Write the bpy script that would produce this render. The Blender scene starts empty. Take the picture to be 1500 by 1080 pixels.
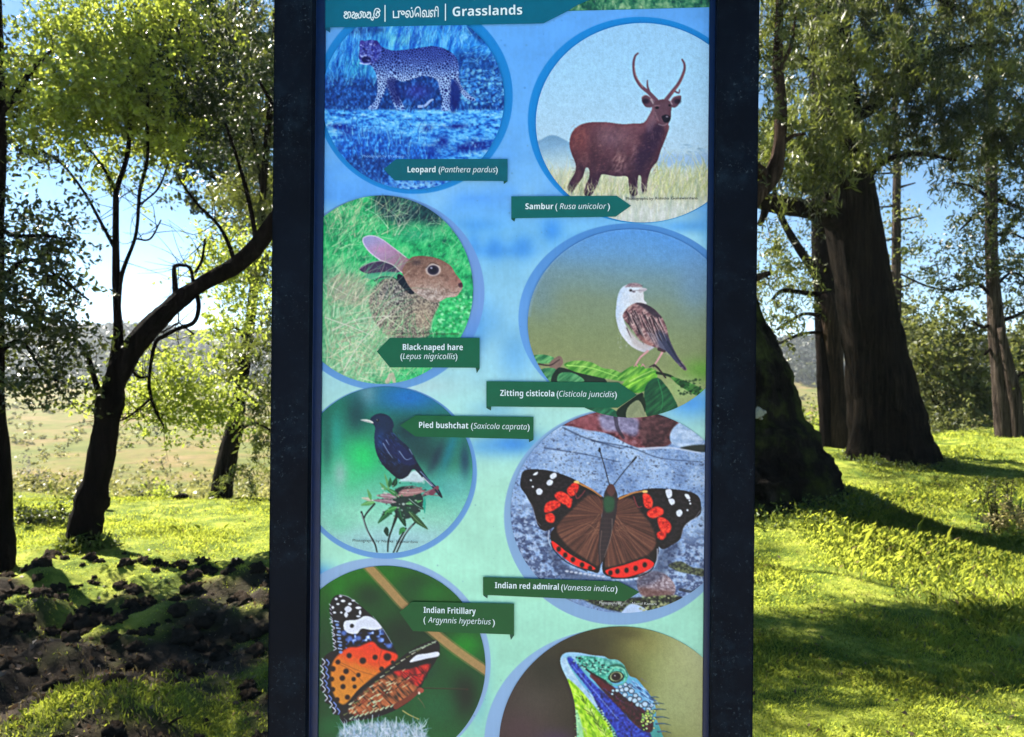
import bpy, math
import numpy as np

R = math.radians
scene = bpy.context.scene
COL = scene.collection

# ---------------------------------------------------------------- camera
CAM = np.array([0.0, 0.0, 1.6]); FOC = 1150.0                  # focal length in units of a 1500 wide frame
cam = bpy.data.cameras.new('camera'); cam_o = bpy.data.objects.new('camera', cam); COL.objects.link(cam_o)
cam_o.location = CAM; cam_o.rotation_euler = (R(90), 0, 0)
cam.sensor_width = 36; cam.lens = 36*FOC/1500; cam.clip_start = .05; cam.clip_end = 5000
cam.dof.use_dof = True; cam.dof.focus_distance = 1.47; cam.dof.aperture_fstop = 9.0
scene.camera = cam_o

# ---------------------------------------------------------------- light
SUN_EL, SUN_AZ = 43.0, -52.0                                     # azimuth from +y, towards +x
world = bpy.data.worlds.new('World'); scene.world = world; world.use_nodes = True
wn = world.node_tree.nodes; bg = wn['Background']
sky = wn.new('ShaderNodeTexSky'); sky.sky_type = 'NISHITA'; sky.sun_disc = False
sky.sun_elevation = R(SUN_EL); sky.sun_rotation = R(SUN_AZ); sky.altitude = 2100; sky.air_density = .62; sky.dust_density = .05; sky.ozone_density = .9
hs = wn.new('ShaderNodeHueSaturation'); hs.inputs['Saturation'].default_value = 1.2; hs.inputs['Hue'].default_value = .485
world.node_tree.links.new(sky.outputs[0], hs.inputs['Color']); world.node_tree.links.new(hs.outputs[0], bg.inputs[0]); bg.inputs[1].default_value = .05
sun = bpy.data.lights.new('sun', 'SUN'); sun_o = bpy.data.objects.new('sun', sun); COL.objects.link(sun_o)
sun.energy = 5.0; sun.angle = R(.53); sun.color = (1, .93, .80)
sd = np.array([math.sin(R(SUN_AZ))*math.cos(R(SUN_EL)), math.cos(R(SUN_AZ))*math.cos(R(SUN_EL)), math.sin(R(SUN_EL))])
from mathutils import Vector, Matrix
sun_o.rotation_euler = Vector(sd).to_track_quat('Z', 'Y').to_euler()
sun_o.location = (-20, 20, 25)
vs = scene.view_settings; scene.display_settings.display_device = 'sRGB'
vs.view_transform = 'Standard'; vs.look = 'None'; vs.gamma = 1; vs.exposure = 2.25
scene.cycles.max_bounces = 8; scene.cycles.transparent_max_bounces = 8

# ---------------------------------------------------------------- helpers
rng = np.random.RandomState(20)

def at(px, py, depth):
    """the point at that distance in front of the camera seen at (px, py) of a 1500 x 1080 view"""
    return np.array([(px-750)/FOC*depth, depth, CAM[2]+(540-py)/FOC*depth])

def mesh_obj(name, verts, faces, mat=None, parent=None, smooth=False, attrs=None, mats=None):
    """verts (n,3) and faces: an (m,k) array or a list of index lists"""
    me = bpy.data.meshes.new(name)
    verts = np.asarray(verts, np.float32)
    if isinstance(faces, np.ndarray):
        m, k = faces.shape
        me.vertices.add(len(verts)); me.vertices.foreach_set('co', verts.ravel())
        me.loops.add(m*k); me.loops.foreach_set('vertex_index', faces.astype(np.int32).ravel())
        me.polygons.add(m); me.polygons.foreach_set('loop_start', np.arange(0, m*k, k, dtype=np.int32)); me.polygons.foreach_set('loop_total', np.full(m, k, np.int32))
        me.update(calc_edges=True)
    else:
        me.from_pydata([tuple(map(float, v)) for v in verts], [], [list(map(int, f)) for f in faces]); me.update()
    for an, (dom, typ, data) in (attrs or {}).items():
        a = me.attributes.new(an, typ, dom)
        a.data.foreach_set('color' if 'COLOR' in typ else 'value', np.asarray(data, np.float32).ravel())
    if smooth: me.polygons.foreach_set('use_smooth', np.ones(len(me.polygons), bool))
    o = bpy.data.objects.new(name, me); COL.objects.link(o)
    if mat: me.materials.append(mat)
    if parent:
        o.parent = parent; o.matrix_parent_inverse = Matrix.Translation(-Vector(parent.location))
    return o

def thing(name, label, cat, loc, group=None):
    o = bpy.data.objects.new(name, None); COL.objects.link(o); o.location = loc; o.empty_display_size = .2
    o['label'] = label; o['category'] = cat
    if group: o['group'] = group
    return o

def tag(o, label=None, cat=None, group=None, kind=None):
    for k, v in (('label', label), ('category', cat), ('group', group), ('kind', kind)):
        if v: o[k] = v
    return o

class Geo:
    """collects faces of many shapes into one mesh"""
    def __init__(s): s.v = []; s.f = []; s.n = 0
    def add(s, v, f):
        s.v.append(np.asarray(v, float)); s.f += [[i+s.n for i in q] for q in f]; s.n += len(v)
    def tube(s, pts, rad, sides=8, rough=0.0, cap=True, seed=0, freq=3.0, sub=1):
        p = np.asarray(pts, float); r = np.asarray(rad, float)
        if sub > 1 and len(p) > 2: p, r = smooth_path(p, r, sub)
        n = len(p); rs = np.random.RandomState(seed)
        wob = 1+.9*rough*np.convolve(rs.normal(size=n+6), np.ones(5)/5, 'same')[3:n+3]; kn = rs.normal(size=(n, sides)); kn = sum(np.roll(kn, j, 0)*w for j, w in ((0, .4), (1, .3), (-1, .3)))
        t = np.gradient(p, axis=0); t /= np.linalg.norm(t, axis=1)[:, None]+1e-9
        up = np.array([0, 0, 1.]) if abs(t[0, 2]) < .9 else np.array([1., 0, 0])
        u = np.cross(t[0], up); u /= np.linalg.norm(u); V = []
        th = np.arange(sides)/sides*2*math.pi
        ph = rs.uniform(0, 6.28, 4)
        for i in range(n):
            u = u-t[i]*np.dot(u, t[i]); u /= np.linalg.norm(u)+1e-9; w = np.cross(t[i], u)
            k = 1+rough*(np.sin(freq*th+ph[0]+i*.08)*.45+np.sin((freq*2+1)*th+ph[1]-i*.11)*.35+(np.abs(np.sin((freq*2.5)*th+ph[2]+.6*np.sin(i*.17+ph[3])))-.6)*.7+kn[i]*.26)*1.0; k = k*wob[i]
            V.append(p[i]+(np.cos(th)*k)[:, None]*u*r[i]+(np.sin(th)*k)[:, None]*w*r[i])
        F = []
        for i in range(n-1):
            for j in range(sides):
                a = i*sides+j; b = i*sides+(j+1) % sides
                F.append([a, b, b+sides, a+sides])
        V = np.vstack(V)
        if cap: F.append(list(range(sides))[::-1]); F.append([(n-1)*sides+j for j in range(sides)])
        s.add(V, F)
    def box(s, c, sx, sy, sz, axes=None):
        ax = np.eye(3) if axes is None else axes
        V = [np.array(c)+a*sx/2*ax[0]+b*sy/2*ax[1]+d*sz/2*ax[2] for a in (-1, 1) for b in (-1, 1) for d in (-1, 1)]
        s.add(V, [[0, 1, 3, 2], [4, 6, 7, 5], [0, 4, 5, 1], [2, 3, 7, 6], [0, 2, 6, 4], [1, 5, 7, 3]])
    def build(s, name, mat, parent=None, smooth=False):
        return mesh_obj(name, np.vstack(s.v), s.f, mat, parent, smooth)

def smooth_path(p, r, k):
    P = np.vstack([2*p[0]-p[1], p, 2*p[-1]-p[-2]]); q = []; rr = []
    for i in range(1, len(P)-2):
        a, b, c, d = P[i-1], P[i], P[i+1], P[i+2]
        for j in range(k):
            t = j/k
            q.append(.5*((2*b)+(c-a)*t+(2*a-5*b+4*c-d)*t*t+(3*b-a-3*c+d)*t**3)); rr.append(r[i-1]*(1-t)+r[i]*t)
    q.append(p[-1]); rr.append(r[-1])
    return np.array(q), np.array(rr)

# value noise over the ground plane
class Field:
    def __init__(s, seed, n=256): s.g = np.random.RandomState(seed).rand(n, n); s.n = n
    def __call__(s, x, y, scale, octs=1):
        tot = 0; amp = 1; norm = 0; x = np.asarray(x, float)/scale+1000; y = np.asarray(y, float)/scale+1000
        for o in range(octs):
            i = np.floor(x).astype(int); j = np.floor(y).astype(int); u = x-i; v = y-j; u = u*u*(3-2*u); v = v*v*(3-2*v); n = s.n
            g = s.g
            tot = tot+amp*((g[j % n, i % n]*(1-u)+g[j % n, (i+1) % n]*u)*(1-v)+(g[(j+1) % n, i % n]*(1-u)+g[(j+1) % n, (i+1) % n]*u)*v)
            norm += amp; amp *= .5; x = x*2+17.3; y = y*2+9.1
        return tot/norm
F1, F2, F3 = Field(1), Field(2), Field(3)
def sst(a, b, x): t = np.clip((np.asarray(x, float)-a)/(b-a), 0, 1); return t*t*(3-2*t)

# ---------------------------------------------------------------- materials
def new_mat(name):
    m = bpy.data.materials.new(name); m.use_nodes = True; nt = m.node_tree
    return m, nt, nt.nodes['Principled BSDF'], nt.nodes['Material Output']
def N(nt, t, **k):
    n = nt.nodes.new(t)
    for a, v in k.items(): setattr(n, a, v)
    return n
def noise_ramp(nt, scale, stops, detail=6, rough=.6, vec=None, dist=0.0):
    n = N(nt, 'ShaderNodeTexNoise'); n.inputs['Scale'].default_value = scale; n.inputs['Detail'].default_value = detail; n.inputs['Roughness'].default_value = rough; n.inputs['Distortion'].default_value = dist
    if vec: nt.links.new(vec, n.inputs['Vector'])
    r = N(nt, 'ShaderNodeValToRGB'); e = r.color_ramp.elements
    while len(e) < len(stops): e.new(.5)
    for q, (p, c) in zip(e, stops): q.position = p; q.color = (*c, 1)
    nt.links.new(n.outputs['Fac'], r.inputs[0]); return n, r
def mix(nt, a, b, fac, typ='MIX'):
    m = N(nt, 'ShaderNodeMix', data_type='RGBA', blend_type=typ)
    for i, v in ((6, a), (7, b), (0, fac)):
        if hasattr(v, 'is_linked'): nt.links.new(v, m.inputs[i])
        elif i == 0: m.inputs[i].default_value = v
        else: m.inputs[i].default_value = (*v, 1)
    return m.outputs[2]
def bump(nt, bs, src, strength, dist=.02):
    b = N(nt, 'ShaderNodeBump'); b.inputs['Strength'].default_value = strength; b.inputs['Distance'].default_value = dist
    nt.links.new(src, b.inputs['Height']); nt.links.new(b.outputs[0], bs.inputs['Normal'])
def gen_coord(nt, scale=(1, 1, 1)):
    t = N(nt, 'ShaderNodeTexCoord'); m = N(nt, 'ShaderNodeMapping'); m.inputs['Scale'].default_value = scale
    nt.links.new(t.outputs['Object'], m.inputs['Vector']); return m.outputs[0]

def bark_mat(name, c0, c1, moss=None, vs=(1, 1, .18), scale=9):
    m, nt, bs, _ = new_mat(name); v = gen_coord(nt, vs)
    n, r = noise_ramp(nt, scale, [(.40, c0), (.56, tuple(.5*q for q in c1)), (.70, tuple(1.3*q for q in c1))], 10, .75, v, .8)
    col = r.outputs[0]
    if moss:
        n2, r2 = noise_ramp(nt, 2.2, [(.47, (0, 0, 0)), (.62, (1, 1, 1))], 6, .7, gen_coord(nt))
        n3, r3 = noise_ramp(nt, 30, [(.3, tuple(.4*q for q in moss)), (.75, moss)], 4)
        col = mix(nt, col, r3.outputs[0], r2.outputs[0])
    nt.links.new(col, bs.inputs['Base Color']); bs.inputs['Roughness'].default_value = .95; bs.inputs['Specular IOR Level'].default_value = .03
    bump(nt, bs, n.outputs['Fac'], 1.0, .12); return m

def leaf_mat(name, dark, light, trans=.45, tcol=None, rough=.5):
    m, nt, bs, out = new_mat(name)
    a = N(nt, 'ShaderNodeAttribute', attribute_name='tint')
    col = mix(nt, dark, light, a.outputs['Fac'])
    nt.links.new(col, bs.inputs['Base Color']); bs.inputs['Roughness'].default_value = rough; bs.inputs['Specular IOR Level'].default_value = .3
    tr = N(nt, 'ShaderNodeBsdfTranslucent'); t = tcol or tuple(min(1, q*k) for q, k in zip(light, (1.7, 1.5, .6)))
    nt.links.new(mix(nt, tuple(.5*q for q in t), t, a.outputs['Fac']), tr.inputs[0])
    ms = N(nt, 'ShaderNodeMixShader'); ms.inputs[0].default_value = trans
    nt.links.new(bs.outputs[0], ms.inputs[1]); nt.links.new(tr.outputs[0], ms.inputs[2]); nt.links.new(ms.outputs[0], out.inputs[0]); return m

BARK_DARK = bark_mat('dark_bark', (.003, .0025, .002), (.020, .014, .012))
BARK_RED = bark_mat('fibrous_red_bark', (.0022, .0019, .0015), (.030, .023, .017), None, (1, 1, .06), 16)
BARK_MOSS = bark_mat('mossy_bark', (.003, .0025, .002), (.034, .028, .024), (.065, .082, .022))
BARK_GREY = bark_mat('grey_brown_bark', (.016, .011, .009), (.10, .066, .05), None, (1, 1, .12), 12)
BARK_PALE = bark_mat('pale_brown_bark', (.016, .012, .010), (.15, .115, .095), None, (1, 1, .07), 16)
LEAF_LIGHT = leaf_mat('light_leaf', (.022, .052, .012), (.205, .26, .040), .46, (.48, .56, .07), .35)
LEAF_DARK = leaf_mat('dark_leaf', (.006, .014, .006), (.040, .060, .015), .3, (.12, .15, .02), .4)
LEAF_SHADE = leaf_mat('shaded_leaf', (.004, .012, .006), (.018, .036, .012), .25, (.05, .08, .012))  # shade inside and behind the left crown put into the leaf colour
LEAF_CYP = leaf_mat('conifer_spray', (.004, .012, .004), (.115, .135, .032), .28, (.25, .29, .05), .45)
LEAF_CYP_SHADE = leaf_mat('shaded_conifer_spray', (.003, .010, .004), (.045, .060, .018), .28, (.13, .16, .03))  # darker copy of conifer_spray, with the shade of the boughs in its colour
LEAF_YEL = leaf_mat('yellow_leaf', (.08, .13, .018), (.25, .30, .045), .5, (.46, .54, .07))
LEAF_BUSH = leaf_mat('bush_leaf', (.012, .022, .008), (.14, .16, .05), .38, (.26, .28, .07))
# ---------------------------------------------------------------- the printed artwork of the board
# Each print is painted as a grid of colours (one per millimetre or so of the board) and becomes the
# colour attribute of a finely divided sheet lying on the board.
def spl(pts, closed=True, n=6):
    p = np.array(pts, float)
    if len(p) < 3: return p
    if closed: q = np.vstack([p[-1], p, p[0], p[1]])
    else: q = np.vstack([2*p[0]-p[1], p, 2*p[-1]-p[-2]])
    out = []
    for i in range(1, len(q)-2):
        a, b, c, d = q[i-1], q[i], q[i+1], q[i+2]
        for k in range(n):
            t = k/n
            out.append(0.5*((2*b)+(c-a)*t+(2*a-5*b+4*c-d)*t*t+(3*b-a-3*c+d)*t**3))
    if not closed: out.append(p[-1])
    return np.array(out)

def box_blur(m, r):
    r = int(r)
    if r < 1: return m
    for ax in (0, 1):
        for _ in range(2):
            pad = [(0, 0)]*m.ndim; pad[ax] = (r+1, r)
            c = np.cumsum(np.pad(m, pad, mode='edge'), axis=ax)
            n = m.shape[ax]
            hi = [slice(None)]*m.ndim; lo = [slice(None)]*m.ndim
            hi[ax] = slice(2*r+1, 2*r+1+n); lo[ax] = slice(0, n)
            m = (c[tuple(hi)]-c[tuple(lo)])/(2*r+1)
    return m

class Print:
    """A canvas over the board rectangle x0..x1, y0..y1 with its own drawing units (off, s)."""
    def __init__(s, x0, y0, x1, y1, off=(0, 0), sc=1.0, seed=1, ss=2):
        s.b = (x0, y0, x1, y1); s.ss = ss; s.off = np.array(off, float); s.sc = sc
        s.W = int((x1-x0)*ss); s.H = int((y1-y0)*ss)
        xs = x0+(np.arange(s.W)+.5)/ss; ys = y0+(np.arange(s.H)+.5)/ss
        px, py = np.meshgrid(xs, ys)
        s.X = (px-s.off[0])*sc; s.Y = (py-s.off[1])*sc      # drawing units
        s.c = np.zeros((s.H, s.W, 3)); s.r = np.random.RandomState(seed); s.clip = None
    def noise(s, sx, sy=None, octs=3, ang=0.0):
        sy = sy or sx; tot = np.zeros((s.H, s.W)); amp = 1; norm = 0
        ca, sa = math.cos(ang), math.sin(ang)
        U = s.X*ca+s.Y*sa; V = -s.X*sa+s.Y*ca
        for o in range(octs):
            u = U*2**o/sx; v = V*2**o/sy
            u = u-u.min(); v = v-v.min()
            g = s.r.rand(int(v.max())+3, int(u.max())+3)
            i = u.astype(int); j = v.astype(int); fu = u-i; fv = v-j
            fu = fu*fu*(3-2*fu); fv = fv*fv*(3-2*fv)
            tot += amp*((g[j, i]*(1-fu)+g[j, i+1]*fu)*(1-fv)+(g[j+1, i]*(1-fu)+g[j+1, i+1]*fu)*fv)
            norm += amp; amp *= .55
        return tot/norm
    def put(s, m, col, a=1.0, sl=None):
        """blend col (rgb 0..255, or an array) through mask m"""
        sl = sl or (slice(None), slice(None))
        if s.clip is not None: m = m*s.clip[sl]
        col = np.asarray(col, float)/255.
        if col.ndim == 3: col = col[sl] if col.shape[:2] == (s.H, s.W) else col
        t = s.c[sl]; m = (m*a)[..., None]
        s.c[sl] = t*(1-m)+col*m
    def ramp(s, f, stops):
        """colour ramp over field f: stops [(value, rgb)]"""
        v = [q[0] for q in stops]
        return np.stack([np.interp(f, v, [q[1][k] for q in stops]) for k in range(3)], -1)
    def rect(s, pts, pad=0):
        u = (s.off[0]-s.b[0])*s.ss; v = (s.off[1]-s.b[1])*s.ss; k = s.ss/s.sc
        x = pts[:, 0]*k+u; y = pts[:, 1]*k+v; pad = pad*k+2
        i0 = max(0, int(y.min()-pad)); i1 = min(s.H, int(y.max()+pad)+1)
        j0 = max(0, int(x.min()-pad)); j1 = min(s.W, int(x.max()+pad)+1)
        return (slice(i0, i1), slice(j0, j1)) if i1 > i0 and j1 > j0 else None
    def mask(s, pts, smooth=True, soft=0):
        p = spl(pts) if smooth else np.array(pts, float)
        sl = s.rect(p, soft*2)
        if sl is None: return None, None
        X = s.X[sl]; Y = s.Y[sl]; ins = np.zeros(X.shape, bool)
        q = np.roll(p, -1, 0)
        for (ax, ay), (bx, by) in zip(p, q):
            if ay == by: continue
            ins ^= ((ay > Y) != (by > Y)) & (X < (bx-ax)*(Y-ay)/(by-ay)+ax)
        m = ins.astype(float)
        if soft: m = box_blur(m, soft*s.ss/s.sc)
        return m, sl
    def poly(s, pts, col, a=1.0, smooth=True, soft=0):
        m, sl = s.mask(pts, smooth, soft)
        if m is not None: s.put(m, col, a, sl)
    def full(s, pts, smooth=True, soft=0):
        M = np.zeros((s.H, s.W)); m, sl = s.mask(pts, smooth, soft)
        if m is not None: M[sl] = m
        return M
    def dot(s, x, y, rx, ry=None, col=(0, 0, 0), a=1.0, soft=.25):
        ry = ry or rx; sl = s.rect(np.array([[x-rx*1.5, y-ry*1.5], [x+rx*1.5, y+ry*1.5]]))
        if sl is None: return
        d = np.sqrt(((s.X[sl]-x)/rx)**2+((s.Y[sl]-y)/ry)**2)
        s.put(np.clip((1+soft/2-d)/max(soft, 1e-3), 0, 1), col, a, sl)
    def line(s, pts, w0, w1=None, col=(0, 0, 0), a=1.0, curve=True):
        w1 = w0 if w1 is None else w1
        p = spl(pts, False) if curve and len(pts) > 2 else np.array(pts, float)
        sl = s.rect(p, max(w0, w1)*2)
        if sl is None: return
        X = s.X[sl]; Y = s.Y[sl]; m = np.zeros(X.shape); n = len(p)-1
        e = s.sc/s.ss
        for i in range(n):
            d = p[i+1]-p[i]; L = (d*d).sum()+1e-9
            t = np.clip(((X-p[i, 0])*d[0]+(Y-p[i, 1])*d[1])/L, 0, 1)
            dist = np.hypot(X-p[i, 0]-t*d[0], Y-p[i, 1]-t*d[1])
            hw = .5*(w0+(w1-w0)*(i+t)/n)
            m = np.maximum(m, np.clip((hw-dist)/e+.5, 0, 1)*np.minimum(1, 2*hw/e))
        s.put(m, col, a, sl)
    def blades(s, n, box, length, ang, spread, w, cols, a=.9, bend=.25):
        """n strokes of grass rooted in box"""
        for _ in range(n):
            x = s.r.uniform(box[0], box[2]); y = s.r.uniform(box[1], box[3])
            t = math.radians(ang+s.r.normal()*spread); L = length*s.r.uniform(.5, 1.3); b = s.r.normal()*bend
            p1 = (x+L*.5*math.cos(t), y-L*.5*math.sin(t)); p2 = (x+L*math.cos(t+b), y-L*math.sin(t+b))
            c = np.array(cols[s.r.randint(len(cols))])*s.r.uniform(.85, 1.12)
            s.line([(x, y), p1, p2], w*s.r.uniform(.6, 1.3), w*.3, np.clip(c, 0, 255), a*s.r.uniform(.6, 1))
    def cells(s, pts, n, jit=None):
        """distance to nearest and next nearest of n seeds inside the box of pts"""
        p = np.array(pts, float); sl = s.rect(p)
        X = s.X[sl]; Y = s.Y[sl]
        sx = s.r.uniform(p[:, 0].min(), p[:, 0].max(), n); sy = s.r.uniform(p[:, 1].min(), p[:, 1].max(), n)
        # relax the seeds a little so that they spread evenly
        for _ in range(6):
            dx = sx[:, None]-sx[None]; dy = sy[:, None]-sy[None]; d = dx*dx+dy*dy+1e-3+np.eye(n)*1e9
            k = np.argmin(d, 1); dd = np.sqrt(d[np.arange(n), k]); r = math.sqrt((np.ptp(p[:, 0])*np.ptp(p[:, 1]))/n)*.8
            f = np.clip((r-dd)/2, 0, None)/dd
            sx += dx[np.arange(n), k]*f; sy += dy[np.arange(n), k]*f
        f1 = np.full(X.shape, 1e9); f2 = f1.copy()
        for a, b in zip(sx, sy):
            d = np.hypot(X-a, (Y-b)); f2 = np.minimum(f2, np.maximum(d, f1)); f1 = np.minimum(f1, d)
        return f1, f2, sl
    def speck(s, n, box, r, cols, a=.8, ry=None):
        for _ in range(n):
            c = np.array(cols[s.r.randint(len(cols))])*s.r.uniform(.85, 1.1); q = r*s.r.uniform(.5, 1.5)
            s.dot(s.r.uniform(box[0], box[2]), s.r.uniform(box[1], box[3]), q, q*(ry or s.r.uniform(.5, 1)), np.clip(c, 0, 255), a*s.r.uniform(.5, 1), .5)
    def out(s, photo=True):
        if photo:
            soft = box_blur(s.c, 1); s.c = s.c*.35+soft*.65
            wide = box_blur(s.c, 6); s.c = s.c+.35*(s.c-wide)                       # local contrast
            k = s.noise(2.6*s.sc/3, None, 2)-.5; q = s.noise(14*s.sc/3, None, 3)-.5; w = s.noise(2.5*s.sc/3, 40*s.sc/3, 2)-.5
            s.c = s.c*(1+.16*k+.10*q+.05*w)[..., None]+(.02*k)[..., None]
        c = np.clip(s.c, 0, 1)
        return c.reshape(s.H//s.ss, s.ss, s.W//s.ss, s.ss, 3).mean((1, 3))

# the eight round pictures: name -> (picture ellipse), (ring ellipse), ring colour; in board units
DISCS = {
 'leopard':   ((605, 144.5, 133.5, 133), (607, 141, 144.5, 143.5), (20, 128, 214)),
 'sambur':    ((941, 180, 156, 146), (938, 176, 165, 151.5), (18, 130, 216)),
 'hare':      ((559, 424.5, 134, 138), (562, 429, 148, 143.5), (100, 146, 216)),
 'cisticola': ((924, 474, 151, 138), (922, 466, 163, 139), (74, 136, 212)),
 'bushchat':  ((565, 688.5, 127, 122), (566, 692, 133, 127), (92, 146, 214)),
 'admiral':   ((913, 749, 165, 149), (908, 757, 170, 159), (126, 164, 214)),
 'fritillary':((564, 976, 147, 147), (556, 972, 163, 155), (138, 172, 220)),
 'lizard':    ((909, 1091, 178, 173), (893, 1088, 184, 166), (136, 172, 222)),
}

def paint_board(x0, y0, x1, y1):
    p = Print(x0, y0, x1, y1, seed=5)
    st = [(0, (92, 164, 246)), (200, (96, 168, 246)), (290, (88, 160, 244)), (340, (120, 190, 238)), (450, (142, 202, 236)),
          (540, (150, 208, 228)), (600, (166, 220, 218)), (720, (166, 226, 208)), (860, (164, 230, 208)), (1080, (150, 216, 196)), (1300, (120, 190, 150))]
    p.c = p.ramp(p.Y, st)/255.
    n = p.noise(90, 70, 3)
    m = np.clip((n-.42)*3.2, 0, 1)*np.exp(-((p.Y-430)/170)**2)
    p.put(m, (176, 226, 236), .75)
    def blob(x, y, rx, ry, col, a):
        p.put(np.exp(-((p.X-x)/rx)**2-((p.Y-y)/ry)**2), col, a)
    for x, y, rx, ry, a in ((724, 362, 16, 20, .75), (766, 362, 20, 20, .8), (808, 338, 17, 20, .85), (694, 356, 12, 22, .6), (728, 368, 60, 10, .5),
                            (700, 330, 40, 12, .5), (858, 350, 30, 10, .4), (1002, 332, 40, 10, .6), (700, 480, 14, 50, .5), (755, 520, 30, 40, .45), (720, 470, 20, 30, .3),
                            (752, 650, 46, 18, .9), (706, 655, 26, 14, .4), (1012, 590, 46, 24, .8), (470, 846, 22, 18, .9), (728, 600, 40, 14, .3), (700, 1000, 16, 60, .35)):
        blob(x, y, rx, ry, (58, 140, 232), a)
    blob(610, 565, 60, 16, (176, 212, 220), .8)
    fine = p.noise(4, 4, 2)-.5; big = p.noise(40, 30, 3)-.5
    p.c *= (1+.05*fine+.10*big)[..., None]
    # rings behind the round pictures
    for k in ('lizard', 'fritillary', 'admiral', 'bushchat', 'cisticola', 'hare', 'sambur', 'leopard'):
        (cx, cy, rx, ry), (ox, oy, orx, ory), col = DISCS[k]
        d = np.sqrt(((p.X-ox)/orx)**2+((p.Y-oy)/ory)**2)
        m = np.clip((1-d)*orx*1.5, 0, 1)
        c = np.array(col, float)
        if k == 'hare':
            cc = p.ramp(p.Y, [(300, (104, 146, 214)), (450, (112, 152, 220)), (500, (84, 140, 220)), (570, (92, 150, 216))])
        elif k == 'cisticola':
            cc = p.ramp(p.Y, [(330, (70, 132, 206)), (450, (92, 152, 226)), (560, (96, 156, 228))])
        else: cc = np.broadcast_to(c, (p.H, p.W, 3))
        p.put(m, cc, .95)
    # fine streaks and grime of the weathered print
    w = p.noise(3, 40, 2)-.5
    p.c *= (1+.035*w)[..., None]
    for _ in range(260):
        p.dot(p.r.uniform(x0, x1), p.r.uniform(y0, y1), p.r.uniform(.5, 1.5), None, (70, 110, 150), p.r.uniform(.1, .35), .8)
    for _ in range(90):
        p.dot(p.r.uniform(x0, x1), p.r.uniform(30, 200), p.r.uniform(.5, 1.8), None, (40, 100, 180), p.r.uniform(.15, .45), .8)
    return p.out(False)

def new_disc(k, off, sc, seed):
    cx, cy, rx, ry = DISCS[k][0]
    return Print(math.floor(cx-rx)-1, math.floor(cy-ry)-1, math.ceil(cx+rx)+1, math.ceil(cy+ry)+1, off, sc, seed)

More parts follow.
